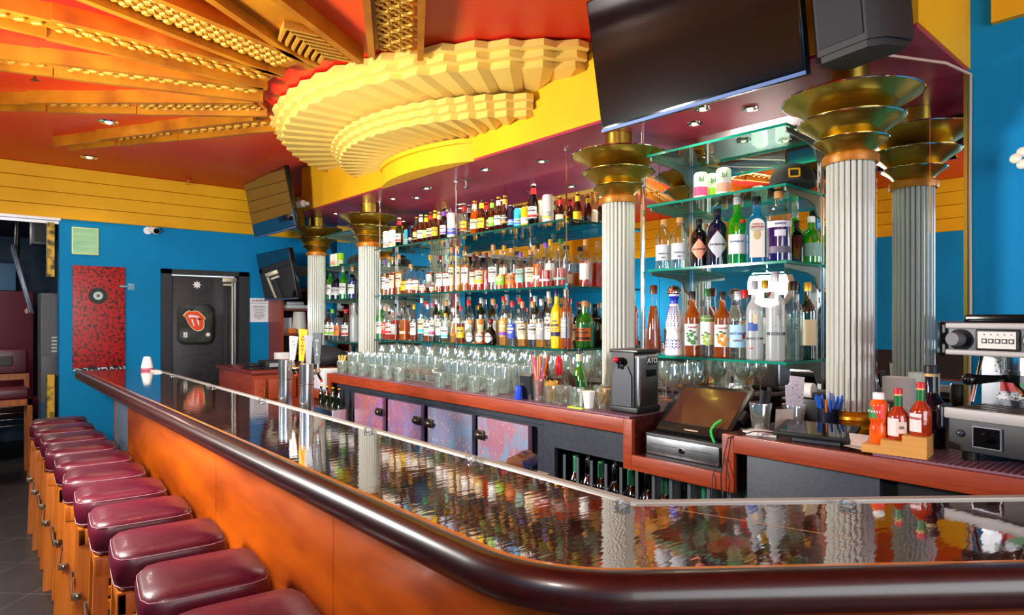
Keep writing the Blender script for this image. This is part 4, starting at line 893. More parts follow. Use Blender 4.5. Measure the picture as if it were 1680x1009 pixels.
cap_hat(2.62,yat(1300,2.62),ZB[2],R(-150),1.0,'black baseball cap with a gold square emblem on the right bay shelf')
cap_hat(2.62,yat(586,2.62),ZA[2],R(160),.95,'dark baseball cap on the far left bay shelf',False)
# ------------------------------------------------------------------ drinking glasses
GG=glass('f6fbf8',.16,1.35,milky=.09,mcol='f2faf4',edge=.8)
def gmesh(nm,prof,seg=18):
    b=B(); b.lathe(prof,seg); me=b.mesh(nm,fix=False); me.materials.append(GG); return me
PINT=gmesh('pint_glass',[(.001,.006),(.028,.006),(.0395,.146),(.042,.146),(.043,.143),(.031,.0),(.001,.0)])
ROCK=gmesh('rocks_glass',[(.001,.008),(.032,.008),(.036,.086),(.0385,.086),(.039,.083),(.034,0),(.001,0)])
WINE=gmesh('wine_glass',[(.033,0),(.034,.002),(.006,.007),(.004,.02),(.004,.075),(.012,.085),(.032,.105),(.039,.13),(.038,.16),(.032,.198),(.031,.198),(.037,.16),(.038,.13),(.031,.107),(.001,.09)])
SNIF=gmesh('stemmed_beer_glass',[(.034,0),(.035,.003),(.008,.008),(.006,.03),(.022,.045),(.038,.075),(.041,.11),(.036,.165),(.035,.165),(.040,.11),(.036,.077),(.001,.04)])
def glasses(me,X,y0,y1,st,label,group,z=ZK+.0095,jit=.006,avoid=()):
    y=y0
    while y<y1:
        x=X+random.uniform(-jit,jit)
        if clear(x,y,z,.045) :
            o=bpy.data.objects.new(me.name.split('.')[0],me); C.objects.link(o); o.location=(x,y,z); tag(o,label,'glass',group); PL.append((x,y,z,.04))
        y+=st
def hold(x,y,r,z=ZK+.0095): PL.append((x,y,z,r))
for x,y,r in ((2.5,2.06,.13),(2.5,4.645,.13),(2.22,1.75,.12)): hold(x,y,r)
# ------------------------------------------------------------------ things among the glasses
ZM=ZK+.0095
def rocks(x,y,label,r=1.0,z=ZM,sc=1.0,cat='glass'):
    o=bpy.data.objects.new('rocks_glass',ROCK); C.objects.link(o); o.location=(x,y,z); o.scale=(r,r,sc); hold(x,y,.04*r); return tag(o,label,cat)
def pos(px,x): return (x,yat(px,x))
x,y=pos(885,2.17); o=rocks(x,y,'tall glass holding bright drinking straws on the bar mat',.85,sc=1.2)
cols=[('red','e0301c'),('orange','f07818'),('yellow','f0b820'),('pink','e0406a'),('purple','9a5ac0')]
for i in range(15):
    n_,c_=cols[(i*2)%5]; a=R(-70+i*10.5); s_=math.sin(a)
    b=B(); b.cyl((.012*math.sin(i*2.1),.006*s_,.01),(.008*math.cos(i*1.7),.062*s_,.215+.008*math.cos(i)),.0033,seg=7)
    tag(add('drinking_straw',b,mat(c_,.35,trans=.15),loc=(x,y,ZM)),n_+' plastic straw leaning in the straw glass','straw','drinking straws in the straw glass')
x,y=pos(905,2.13); rocks(x,y,'glass full of yellow wooden picks on the bar mat',1.0,sc=1.0)
b=B()
for i in range(70):
    a=i*2.4; r=.029*math.sqrt((i+.5)/70); b.cyl((r*.75*math.cos(a),r*.75*math.sin(a),.009),(r*1.15*math.cos(a+.25),r*1.15*math.sin(a+.25),.098+.01*math.sin(i*1.9)),.0013,seg=5)
tag(add('cocktail_picks',b,mat('dba53c',.6),loc=(x,y,ZM)),'dense bunch of yellow wooden picks standing in a glass','picks',kind='stuff')
x,y=pos(925,2.15); rocks(x,y,'glass of dried brown garnish right of the picks',1.0)
b=B(); 
for i in range(16): b.sph((.02*math.cos(i*2.4),.02*math.sin(i*2.4),.015+.004*i),.009,(1,.8,.6),6)
tag(add('dried_garnish',b,mat('6a3a1c',.7,noise=('caa040',30,(1,1,1),2,.4,.6)),loc=(x,y,ZM)),'brown and yellow dried garnish filling a glass','garnish',kind='stuff')
x,y=pos(946,2.13); rocks(x,y,'empty rocks glass left of the white cup',1.0)
x,y=pos(851,2.11); hold(x,y,.03); simple('plastic_cup','small bright blue plastic cup at the front of the bar mat','cup',B().lathe([(.022,0),(.0225,.002),(.017,.062),(.012,.066),(.012,.068)],20),mat('1646c8',.35),(x,y,ZM))
x,y=pos(866,2.16); hold(x,y,.035); t=thing('napkin_holder','dark wedge-shaped napkin holder beside the straws','napkin holder',(x,y,ZM),rz=R(20)); b=B(); b.prism([(-.02,0),(.02,0),(.0,.13),(-.03,.115)],-.03,.03,Matrix.Rotation(R(90),4,'X')); add('body',b,mat('202226',.3),t); b=B(); b.prism([(-.012,.01),(.012,.01),(-.004,.12),(-.02,.115)],-.0305,.0305,Matrix.Rotation(R(90),4,'X')); add('side_plate',b,mat('7a8088',.3,.6),t)
x,y=pos(896,2.30); bottle(x,y,ZM,'beer',.85,'br','-','bk','-','gd','small dark bitters bottle with yellow cap behind the picks',None)
x,y=pos(917,2.27); t=thing('round_decanter','round red-brown decanter behind the garnish glasses','decanter',(x,y,ZM)); hold(x,y,.06)
b=B(); b.lathe([(.03,0),(.05,.02),(.056,.05),(.045,.08),(.02,.095),(.014,.11),(.014,.13)],24); add('decanter_body',b,G['c'],t); b=B(); b.lathe([(.028,.004),(.047,.02),(.053,.05),(.048,.068),(.001,.07)],24); add('liquid',b,L['rd'],t)
b=B(); b.lathe([(.016,.12),(.02,.15),(.017,.20),(.006,.215)],16); add('red_stopper',b,mat('d81420',.3),t)
x,y=pos(950,2.27); t=thing('green_water_bottle','green glass water bottle with pale neck foil behind the mixing cups','bottle',(x,y,ZM)); hold(x,y,.045)
b=B(); b.lathe([(.033,0),(.037,.005),(.037,.075),(.033,.11),(.018,.165),(.014,.19),(.0135,.215)],24); add('bottle_body',b,glass('20c020',.10,2.5,milky=.35,mcol='18c418'),t); b=B(); b.lathe([(.0155,.195),(.0155,.228),(.013,.23)],16); add('neck_foil',b,mat('d8d0b0',.4),t); b=B(); b.lathe([(.009,.23),(.007,.26)],10); add('pour_spout',b,BLACK,t)
x,y=pos(966,2.14); hold(x,y,.035); simple('paper_cup','white cup with yellow band inside a glass near the steel dispenser','cup',B().lathe([(.02,0),(.027,.07),(.029,.07),(.029,.076),(.02,.078)],20),mat('efeee6',.5,noise=('c8c030',3,(.1,.1,9),1,.62,.66)),(x,y,ZM))
x,y=pos(945,2.085); simple('green_strip','bright yellow-green plastic strip lying on the bar mat','strip',B().box(-.012,.012,-.045,.045,0,.006,.002),mat('c8e018',.4),(x,y,ZM))
x,y=pos(941,2.22); hold(x,y,.04); t=thing('cocktail_strainer','round metal cocktail strainer standing in a glass','strainer',(x-.01,y,ZM)); 
b=B(); M=Matrix.Translation((0,0,.105))@Matrix.Rotation(R(70),4,'Y')@Matrix.Rotation(R(20),4,'X'); b.lathe([(.033,0),(.036,.002),(.033,.004)],24,M=M)
for k in range(28): a=2*PI*k/28; b.sph(tuple(M@Vector((.034*math.cos(a),.034*math.sin(a),.002))),.0045,(1,1,1),6)
add('strainer_head',b,mat('4a3a30',.3,.8),t); b=B(); b.cyl((0,0,.01),(0,0,.08),.004); add('strainer_handle',b,STEEL,t)
for px,xx in ((990,2.2),(985,2.30)):
    x,y=pos(px,xx); rocks(x,y,'rocks glass %s'%('left of the steel dispenser, filled with yellow garnish' if xx==2.2 else 'close against the steel dispenser' if xx==2.13 else 'behind the yellow garnish glass'),.95)
x,y=pos(990,2.2); b=B(); 
for i in range(9): b.sph((.016*math.cos(i*2.4),.016*math.sin(i*2.4),.016+.007*i),.014,(1,.6,1),7)
tag(add('lemon_garnish',b,mat('f0b428',.45),loc=(x,y,ZM)),'yellow lemon pieces filling a glass near the dispenser','garnish',kind='stuff')
# keg-like water dispenser
x,y=2.225,1.745
t=thing('water_dispenser','black and steel countertop drink dispenser with a red tap knob','dispenser',(x,y,ZM))
b=B(); b.box(-.075,.085,-.075,.075,.012,.262,.028,seg=4); add('steel_body',b,mat((.35,.35,.36),.28,1),t)
b=B(); b.box(-.078,.088,-.078,.078,0,.03,.012,seg=3); add('base_ring',b,BLACK,t); b=B(); b.box(-.078,.088,-.078,.078,.255,.272,.008,seg=3); add('lid',b,mat('18181a',.35),t)
b=B(); M=Matrix(((0,0,1,0),(1,0,0,0),(0,1,0,0),(0,0,0,1)))
b.prism([(-.062,.03),(.062,.03),(.062,.258),(-.062,.258)],-.082,-.072,M); add('front_panel',b,mat('1c1c20',.4),t)
b=B(); b.prism([(-.052,.03),(.05,.03),(.05,.16),(.03,.20),(-.03,.20),(-.052,.16)],-.088,-.082,M); add('recess_plate',b,mat('3c4048',.4),t)
b=B(); b.cyl((-.075,0,.222),(-.105,0,.222),.016); b.cyl((-.10,0,.222),(-.10,0,.19),.008); add('tap',b,BLACKG,t); b=B(); b.sph((-.112,.01,.228),.012,(1,1,1),12); add('tap_knob',b,mat('d01828',.25),t)
b=B(); b.box(-.005,.055,-.0775,-.0755,.205,.24,.001); add('badge',b,BLACK,t); letters('lettering','OTA',.034,mat('e8e8e8',.4),t,(.025,-.0785,.2225)); b=B(); b.box(-.012,.05,-.079,-.0755,.155,.185,.0); add('handle_slot',b,BLACKG,t)
# rows of clean glasses
glasses(ROCK,2.125,2.60,3.12,.081,'short clear rocks glass in the front row left of the blue cup','rocks glasses in the front row')
glasses(ROCK,2.13,3.55,4.40,.082,'short clear rocks glass in the front row near the left column','rocks glasses at the far left')
glasses(SNIF,2.225,3.3,3.8,.088,'stemmed clear beer glass in the middle of the bar mat','stemmed beer glasses')
glasses(PINT,2.225,2.62,3.25,.088,'clear pint glass in the second row behind the rocks glasses','pint glasses, second row')
glasses(PINT,2.225,3.86,4.40,.088,'clear pint glass in the second row near the left column','pint glasses, second row left')
glasses(PINT,2.325,2.45,4.40,.088,'clear pint glass in the third row of glasses','pint glasses, third row')
glasses(WINE,2.43,2.2,4.45,.084,'clear stemmed wine glass in the fourth row of glasses','wine glasses, fourth row')
glasses(WINE,2.53,2.3,4.45,.084,'clear stemmed wine glass in the fifth row of glasses','wine glasses, fifth row')
glasses(WINE,2.63,2.2,4.5,.084,'clear stemmed wine glass in the row before the mirror','wine glasses, rear row')
for X_ in (2.36,2.45,2.54,2.63,2.72): glasses(WINE,X_,1.70,2.0,.084,'clear stemmed wine glass behind the steel dispenser and register','wine glasses in the right bay')
# left bay counter
x,y=2.25,4.32
t=thing('black_cloth_bag','black crumpled cloth bag on the counter by the left columns','bag',(2.5,5.0,.987) if False else (2.42,5.25,1.1295),rz=R(20))
b=B(); bmesh.ops.create_icosphere(b.bm,subdivisions=4,radius=.15)
for v in b.bm.verts:
    n_=math.sin(v.co.x*21+v.co.z*14)*.012+math.sin(v.co.y*27+v.co.x*9)*.010+math.sin((v.co.x+v.co.y)*45)*.004
    v.co=v.co*(1+n_*5); v.co.z=max(v.co.z*.62,-.075)+.075; v.co.y*=1.25
add('cloth',b,mat('1e2126',.75),t,ang=80)
rocks(2.10+.05,4.40,'glass holding yellow straws near the left columns',.9)
b=B()
for i in range(14): b.cyl((.01*math.cos(i),.01*math.sin(i),.01),(.03*math.cos(i*2.4),.03*math.sin(i*2.4),.125),.0025,seg=6)
tag(add('yellow_straws',b,mat('d8b860',.5),loc=(2.15,4.40,ZM)),'bunch of yellow straws in a glass near the left columns','straws',kind='stuff')
simple('napkin_box','low white napkin box on the counter near the left columns','box',B().box(-.04,.04,-.10,.10,0,.035,.006).box(-.03,.03,-.09,.09,.035,.042,.004),mat('c9ccd4',.5),(2.14,4.385-.15+.0,ZK+.0095) if False else (2.15,4.30,ZK+.0095),rz=R(0)) if False else None
t=thing('napkin_box','low white napkin dispenser in the lowered left counter bay','box',(2.2,4.72,.987)); b=B(); b.box(-.09,.09,-.1,.1,0,.15,.008); add('casing',b,mat('c9ccd4',.45),t); b=B(); b.box(-.07,.07,-.08,.08,.15,.156,.003); add('napkins',b,WHITE,t)
simple('blue_cloth','small crumpled blue cloth at the left end of the glasses','cloth',B().sph((0,0,.02),.03,(1,1.2,.7),12).sph((.02,.02,.018),.02,(1,1,.8),10),mat('3a48b8',.8),(2.33,4.46,ZM))
# beer taps
for i,(px,py,l) in enumerate(((1.25,3.197,'left steel beer tower behind the bar rail'),(1.25,2.934,'right steel beer tower behind the bar rail'))):
    t=thing('beer_tower',l,'beer tower',(px,py,0)); zt=1.333-.006*i
    b=B(); b.lathe([(.033,.0),(.033,zt-.002),(.031,zt)],28); add('column_tube',b,mat((.62,.61,.6),.18,1),t)
    b=B(); b.lathe([(.0335,zt-.10),(.0335,zt-.097)],28); add('joint_ring',b,BLACK,t)
    for k,(hpx,hc,hcol,txt,tc,lean,hgt) in enumerate(((480,'white','f0ece4','ANTLE','303030',-.02,.125),(495,'orange','f0a010','AMIMAJ','b02818',-.03,.165)) if i==0 else ((507,'grey metal','8a8c90','','000000',0,.14),(521,'dark slate','44494c','MISTA','a8a8a8',.0,.155))):
        dy=yat(hpx,px+.085)-py
        f=None
        b=B(); b.cyl((.02,dy*.2,zt-.05),(.085,dy,zt-.05),.010); b.cyl((.085,dy,zt-.05),(.105,dy,zt-.09),.009,.007); b.sph((.085,dy,zt-.045),.015,(1,1,1),12); b.cyl((.085,dy,zt-.04),(.085,dy,zt-.008),.009); f=add('faucet',b,CHROME,t)
        b=B(); M=Matrix.Translation((.085,dy,zt-.01))@Matrix.Rotation(R(9) if lean else 0,4,'X')@Matrix.Rotation(R(-41),4,'Z')
        b.prism([(-.012,0),(.012,0),(.022,hgt),(-.022,hgt)],-.008,.008,M@Matrix.Rotation(R(90),4,'X')); h=add('tap_handle',b,mat(hcol,.4,0 if hc!='grey metal' else .8),t); h['label']=hc+' tap handle'
        if txt:
            me=text_mesh('\n'.join(txt),.022,mirror=True,line=.75); me.materials.clear(); me.materials.append(mat(tc,.5)); me.transform(M@Matrix.Translation((0,-.009,hgt*.52))); o=bpy.data.objects.new('lettering',me); C.objects.link(o); o.parent=h
        b=B(); b.sph((.105,dy,zt-.094),.009,(1,1,.7),10); add('nozzle_cap',b,mat('d82818',.35),f)
# ------------------------------------------------------------------ register and right hand clutter
t=thing('cash_drawer','black cash drawer with a steel front in the lowered counter bay','cash drawer',(0,0,0))
b=B(); b.box(2.115,2.50,1.25,1.60,.992,1.080,.003); add('casing',b,BLACK,t); b=B(); b.box(2.105,2.115,1.262,1.588,1.0,1.068,.002); dr=add('drawer_front',b,mat((.50,.52,.55),.3,1,noise=((.36,.38,.40),18,(1,1,1),3,.35,.65)),t)
b=B(); b.box(2.1035,2.105,1.44,1.57,1.040,1.0425); b.box(2.1035,2.105,1.285,1.405,1.040,1.0425); add('slot',b,BLACK,dr); b=B(); b.cyl((2.106,1.422,1.032),(2.098,1.422,1.032),.010); add('lock',b,CHROME,dr)
b=B(); b.box(2.11,2.48,1.255,1.595,.9865,.992); add('feet',b,BLACK,t)
t=thing('touch_screen_register','tilted touch screen register on top of the cash drawer','register',(2.15,1.4175,1.095),rot=(0,0,0))
tv=Vector((.2,0,.168)); ang=math.atan2(.168,.2)
M=Matrix.Rotation(-ang,4,'Y')       # local x runs up the screen
L_=tv.length; b=B(); b.box(0,L_,-.16,.16,-.028,0,.006,M=M); add('bezel',b,mat('141416',.3),t)
b=B(); b.box(.045,L_-.018,-.142,.142,0,.0012,M=M); add('screen',b,mat('4a2a20',.18,coat=.6),t)
b=B(); b.box(.012,.018,-.03,.03,.0002,.0012,M=M); add('maker_mark',b,mat('b8a898',.4),t)
b=B(); b.box(.10,.26,-.07,.07,-.0125,.045,.006); add('stand',b,BLACK,t)
for q0,q1 in ((.16,.178),(-.178,-.16)): b=B(); b.box(.10,.15,q0,q1,-.03,.0,.004,M=M); add('side_knob',b,BLACK,t)
b=B(); b.tube([(-.003,-.105,.0),(.01,-.095,.012),(.03,-.10,.032),(.05,-.115,.048)],.005,6); b.tube([(-.004,-.105,0),(-.006,-.115,-.018),(-.005,-.12,-.03)],.005,6)
tag(add('green_band',b,mat('20c850',.35),loc=(2.142,1.42,1.108)),'bright green paper wristband hanging over the register corner','wristband')
b=B(); b.tube([(2.22,1.0,1.14),(2.10,1.12,1.15),(2.062,1.2,1.12),(2.058,1.215,1.05),(2.055,1.19,.97),(2.058,1.20,.90)],.002,5); b.tube([(2.06,1.215,1.05),(2.054,1.225,.98),(2.057,1.222,.9)],.002,5); tag(add('black_cable',b,BLACK),'thin black cable hanging over the right counter edge','cable')
b=B(); b.tube([(2.11,1.262,1.01),(2.085,1.262,1.0),(2.06,1.262,.97),(2.055,1.262,.88)],.002,5); tag(add('drawer_cable',b,BLACK),'thin black cable hanging from the cash drawer corner','cable')
t=thing('pint_glass','clear glass holding a folded dark napkin beside the register','glass',(2.225,1.165,ZK)); add('glass_body',PINT,None,t).scale=(.95,.95,.72)
b=B(); b.box(-.022,.022,-.006,.006,.01,.15,.003,M=Matrix.Rotation(R(12),4,'Y')); b.box(-.015,.03,-.014,-.002,.06,.165,.003,M=Matrix.Rotation(R(18),4,'Y')@Matrix.Rotation(R(20),4,'Z')); tag(add('dark_napkin',b,mat('23252c',.8),loc=(2.225,1.165,ZK)),'folded dark napkin standing in the glass beside the register','napkin')
t=thing('receipt_printer','black receipt printer feeding white paper behind the register clutter','printer',(2.60,1.15,ZK)); b=B(); b.box(-.09,.09,-.08,.08,0,.10,.012); add('casing',b,mat('1b1e20',.35),t); b=B(); b.box(-.085,.06,-.06,.06,.10,.125,.01); add('cover',b,mat('2e3a38',.3),t); b=B(); b.cyl((-.07,-.045,.13),(-.07,.045,.13),.03,seg=20); add('paper_roll',b,WHITE,t)
t=thing('check_glass','clear glass holding upright white receipts','glass',(2.33,1.09,ZK)); add('glass_body',PINT,None,t).scale=(.95,.95,.66)
b=B(); b.box(-.028,.028,-.001,.001,.01,.20,M=Matrix.Rotation(R(8),4,'Y')@Matrix.Rotation(R(-38),4,'Z')); b.box(-.026,.026,.004,.0055,.01,.17,M=Matrix.Rotation(R(-4),4,'Y')@Matrix.Rotation(R(-30),4,'Z')); o=tag(add('receipts',b,mat('dcdce4',.6,noise=('8a8c98',90,(1,1,3),2,.6,.66)),loc=(2.33,1.09,ZK)),'tall white printed receipts standing in a glass','receipts')
simple('folded_card','folded white card leaning beside the receipt glass','card',B().box(-.03,.03,-.002,.002,0,.085,M=Matrix.Rotation(R(10),4,'X')),mat('b8aea4',.6),(2.27,1.10,ZK+.001),rz=R(-50))
t=thing('pen_cup','dark cup full of blue pens left of the right column','pen cup',(2.38,.985,ZK)); b=B(); b.lathe([(.034,0),(.038,.09),(.035,.09),(.032,.006)],20); add('cup_body',b,mat('1a2038',.3,trans=.3),t)
for i in range(13):
    a=i*2.4; b=B(); b.cyl((.015*math.cos(a),.015*math.sin(a),.01),(.045*math.cos(a),.045*math.sin(a),.13+.01*math.sin(i)),.0042,seg=8); tag(add('ballpoint_pen',b,mat('e87818' if i==4 else '1c5cc0',.3),loc=(2.38,.985,ZK)),'orange pen among the blue pens in the pen cup' if i==4 else 'blue ballpoint pen standing in the pen cup','pen',None if i==4 else 'blue pens in the pen cup')
t=thing('order_tablet','black tablet on a low stand in front of the right column','tablet',(2.195,.95,ZK),rz=R(8)); M=Matrix.Rotation(R(-9),4,'Y')
b=B(); b.box(-.075,.085,-.12,.12,.028,.040,.004,M=M); add('tablet_frame',b,BLACK,t); b=B(); b.box(-.062,.072,-.10,.10,.040,.0412,M=M); add('screen',b,mat('0c1016',.04,spec=.8),t); b=B(); b.box(-.06,.08,-.09,.06,0,.03,.004); add('stand',b,mat('3c4046',.4),t)
b=B(); b.box(-.05,.04,-.115,-.06,0,.03,.01); add('card_reader',b,mat('1a1c20',.35),t)
simple('paper_slips','white paper slips lying left of the tablet','papers',B().box(-.045,.045,-.05,.05,0,.006,rz=.3).box(-.05,.03,-.03,.05,.006,.012,rz=-.2),mat('d8d4d0',.7),(2.17,1.125,ZK))
b=B(); b.quad((-.06,-.03,.0),(.04,-.05,.004),(.06,.03,.002),(-.03,.05,.0)); b.quad((-.03,-.02,.004),(.05,0,.03),(.02,.05,.035),(-.02,.03,.004)); tag(add('crumpled_napkin',b,mat('d0c8c0',.8),loc=(2.15,.785,ZM+.001)),'crumpled napkin on the counter left of the wooden stand','napkin')
# hot sauces on a stepped bamboo stand
t=thing('sauce_stand','stepped bamboo stand holding hot sauce bottles','stand',(2.095,.595,ZK+.0095),rz=R(96))
for x0,x1,h in ((0,.062,.062),(.062,.118,.043),(.118,.17,.024)): b=B(); b.box(x0,x1,-.10,0,0,h-.0002); add('step_block',b,PALE,t)
def sauce(x,y,z,kind,label,sc=1.0):
    t=thing('sauce_bottle',label,'bottle',(x,y,z),rz=R(-20)); t.scale=(sc,sc,sc)
    if kind=='round':
        b=B(); b.lathe([(.024,0),(.026,.004),(.025,.05),(.022,.06),(.026,.075),(.026,.115),(.022,.13),(.015,.138)],22); add('bottle_body',b,mat('e8641a',.15,noise=('d84a10',30,(1,1,1),3,.4,.6)),t)
        b=B(); b.lathe([(.0265,.078),(.0265,.118)],14,a0=PI-1.3,a1=PI+1.3); add('label',b,mat('e83020',.4,noise=('2f8a3a',9,(1,1,1),0,.5,.52)),t)
        b=B(); b.lathe([(.0163,.136),(.0163,.155),(.013,.157)],18); add('cap',b,WHITE,t); letters('lettering','TAPATIO',.012,IW,t,(0,0,.098),R(-90),wrap=.027)
    else:
        lc='9c2a0c' if kind!='dark' else '1a0f18'
        b=B(); b.lathe([(.029,0),(.031,.004),(.031,.075),(.027,.09),(.014,.108),(.012,.115),(.0115,.155)],24); add('bottle_body',b,mat(lc,.08,spec=.8,coat=.5) if kind!='dark' else mat(lc,.08),t)
        if kind!='dark':
            b=B(); b.lathe([(.0128,.112),(.0128,.148)],18); add('green_neck_band',b,mat('0f6a34',.3),t)
            b=B(); b.lathe([(.0318,.012),(.0318,.072)],14,a0=PI-.7,a1=PI+.7,n=2); add('label',b,mat('e8dcd8',.5),t)
            if kind=='diamond':
                b=B(); M=Matrix.Rotation(R(58),4,'Z')
                for s_ in (0,): b.lathe([(.0322,.022),(.0322,.062)],8,a0=PI-.55,a1=PI+.55,M=M)
                add('diamond_label',b,mat('e0c8b8',.5),t); letters('lettering','-02',.014,IK,t,(0,0,.042),R(-32),wrap=.0326)
            else: letters('lettering','TABASCO',.011,IR,t,(0,0,.056),R(-90),wrap=.0326)
        b=B(); b.lathe([(.0125,.148),(.0125,.155)],16); add('neck_collar',b,mat('d8b070',.4),t)
        b=B(); b.lathe([(.0135,.154),(.0135,.170),(.011,.172)],18); add('cap',b,mat('c81c2c' if kind!='dark' else '1a1a1a',.35),t)
sy=lambda u:(2.095-.10453*0+.0,0)
def onstand(u,v): a=R(96); return (2.095+u*math.cos(a)-v*math.sin(a),.595+u*math.sin(a)+v*math.cos(a))
x,y=onstand(.135,-.052); sauce(x,y,ZM+.0245,'round','orange hot sauce bottle with white cap, lowest step of the stand',.98)
x,y=onstand(.082,-.05); sauce(x,y,ZM+.0435,'diamond','red hot sauce bottle with a diamond label, middle step of the stand',.88)
x,y=onstand(.024,-.05); sauce(x,y,ZM+.0625,'plain','red hot sauce bottle with white label, top step of the stand',.90)
x,y=pos(1528,2.33); sauce(x,y,ZM,'dark','dark sauce bottle with purple neck behind the hot sauces',1.5)
x,y=pos(1437,2.36); t=thing('black_can','black tin with cream lettering behind the hot sauces','tin',(2.42,.80,ZK)); b=B(); b.lathe([(.038,0),(.04,.004),(.04,.125),(.037,.13)],24); add('tin_body',b,mat('141414',.3),t); letters('lettering','SHAFT\nUHT\nSIN',.02,mat('e0d4c0',.5),t,(0,0,.085),R(-60),wrap=.041)
t=thing('paper_towel_roll','white paper towel roll standing between column and mirror','paper roll',(2.70,.86,ZK)); b=B(); b.lathe([(.016,0),(.055,0),(.055,.19),(.016,.19)],28); add('paper',b,mat('e8ece4',.8),t)
# espresso machine
t=thing('espresso_machine','black and steel espresso machine at the right end of the counter','espresso machine',(2.165,.575,ZM),rz=R(-102))
SB=mat('1c1d20',.4); MS=mat('a8a8a6',.5,.1); PB=mat((.10,.10,.11),.5,.3)
b=B(); b.box(.004,.70,.006,.42,.028,.118,.004); add('lower_body',b,mat('17191d',.5,noise=('1f2226',80,(1,1,1),2,.3,.7)),t)
for x_ in (.05,.65): 
    for y_ in (.05,.37): b=B(); b.cyl((x_,y_,0),(x_,y_,.028),.02); add('foot',b,BLACK,t)
b=B(); b.box(.004,.70,-.006,.012,.118,.150,.006); add('tray_rim',b,MS,t)
b=B(); b.box(.01,.69,.012,.20,.135,.146); add('drip_tray',b,mat('5a5450',.5,.3),t)
b=B()
for k in range(34): b.box(.02+k*.02,.024+k*.02,.014,.198,.146,.148)
o=add('tray_grating',b,mat('2a2624',.4),t); o['kind']='stuff'
b=B(); b.box(.01,.69,.20,.42,.118,.31); add('back_panel',b,mat((.42,.43,.45),.3,1,noise=((.2,.22,.25),7,(1,1,1),3,.35,.65)),t)
b=B(); b.box(.0,.70,.0,.40,.302,.392,.014,seg=3); add('head',b,mat('484c52',.45,.3),t)
for z0,z1 in ((.302,.318),(.377,.394)): b=B(); b.box(.012,.70,-.012,.01,z0,z1,.006,seg=3); add('head_rail',b,MS,t)
b=B(); b.box(-.012,.012,-.014,.41,.296,.398,.012,seg=3); add('end_cap',b,BLACKG,t); b=B(); b.box(-.012,.006,-.012,.05,.085,.155,.008,seg=3); add('end_cap',b,mat('101828',.2),t)
b=B(); b.cyl((.048,.002,.346),(.048,-.006,.346),.030,seg=28); add('knob_bezel',b,BLACKG,t); b=B(); b.cyl((.044,-.006,.347),(.042,-.034,.348),.022,.018,24); add('steam_knob',b,PB,t)
b=B(); b.box(.088,.192,-.006,.002,.318,.376,.006,seg=3); kp=add('keypad_surround',b,BLACK,t); b=B(); b.box(.095,.185,-.0075,-.006,.324,.370); add('keypad',b,mat('d8d8d0',.4),kp)
for k in range(5):
    b=B(); b.box(.105+k*.016,.117+k*.016,-.009,-.0075,.338,.351); add('key',b,BLACK,kp); b=B(); b.cyl((.111+k*.016,-.0075,.3445),(.111+k*.016,-.0095,.3445),.0036,seg=10); add('cup_symbol',b,WHITE,kp); b=B(); b.cyl((.111+k*.016,-.0075,.362),(.111+k*.016,-.0085,.362),.0016,seg=8); add('indicator',b,BLACK,kp)
b=B(); b.cyl((.222,.002,.348),(.222,-.008,.348),.024,seg=28); add('badge_ring',b,BLACK,t); b=B(); b.cyl((.222,-.008,.348),(.222,-.010,.348),.019,seg=28); bd=add('badge',b,mat('cfc6a0',.3,.7),t)
b=B()
for k in range(4): b.tube([(.222+(.014-.002*k)*math.cos(a),-.0108,.345-.004*k+.003*math.sin(a*2)) for a in [R(180+q_*15) for q_ in range(13)]],.0009,4)
add('badge_waves',b,BLACK,bd)
b=B(); b.cyl((.145,.09,.30),(.145,.09,.262),.032,seg=24); b.cyl((.145,.09,.262),(.145,.09,.25),.036,seg=24); g_=add('group_head',b,CHROME,t)
b=B(); b.cyl((.145,.09,.25),(.145,.09,.228),.031,seg=24); b.tube([(.135,.08,.24),(.11,.03,.238),(.085,-.01,.236)],[.008,.011,.015],10); b.sph((.078,-.02,.236),.017,(1,1,1),12); add('portafilter',b,BLACKG,t)
b=B(); b.tube([(.145,.09,.228),(.15,.085,.214),(.165,.075,.205),(.172,.07,.195)],.007,8); add('spout',b,CHROME,t)
for q_ in ((.045,.075,.245,.295),(.05,.12,.165,.185)): b=B(); b.box(q_[0],q_[1],.198,.2,q_[2],q_[3]); add('white_sticker',b,mat('e0e0e0',.5,noise=('606068',120,(1,1,1),1,.55,.6)),t)
b=B(); b.box(.06,.12,.1975,.2,.19,.235); add('colour_sticker',b,mat('c02028',.4,noise=('208a50',22,(1,1,1),0,.5,.52)),t)
b=B(); b.box(.078,.148,.0,.006,.045,.105); add('switch_plate',b,mat('9a9aa8',.3,.6),t); b=B(); b.box(.081,.145,-.002,.0,.048,.102); b.cyl((.113,-.001,.075),(.113,-.022,.075),.014,.012,18); add('rotary_switch',b,BLACKG,t)
b=B(); b.sph((.045,.004,.078),.011,(1,.6,1),12); add('pilot_button',b,mat('2c3440',.2),t)
b=B(); b.cyl((.03,.16,.30),(.03,.10,.16),.005); add('steam_wand',b,CHROME,t)
b=B(); b.box(.03,.22,.05,.30,.394,.418,.01,seg=3); tag(add('black_tray',b,BLACKG,loc=t.location,rz=R(-102)),'shiny black tray lying on top of the espresso machine','tray')
b=B(); b.box(-.03,.03,-.03,.03,0,.02,.004); b.tube([(0,.02,.01),(-.004,.022,.10),(-.006,.022,.13)],[.006,.005,.004],8); tag(add('wifi_router',b,mat('c8ccd0',.5),loc=(2.38,.36,1.536)),'white router with upright antenna on the espresso machine','router')
b=B()
for k in range(5): a=k*2*PI/5; b.sph((-.015*math.cos(a),.025*math.cos(a),.022*math.sin(a)),.018,(.6,1,1),8)
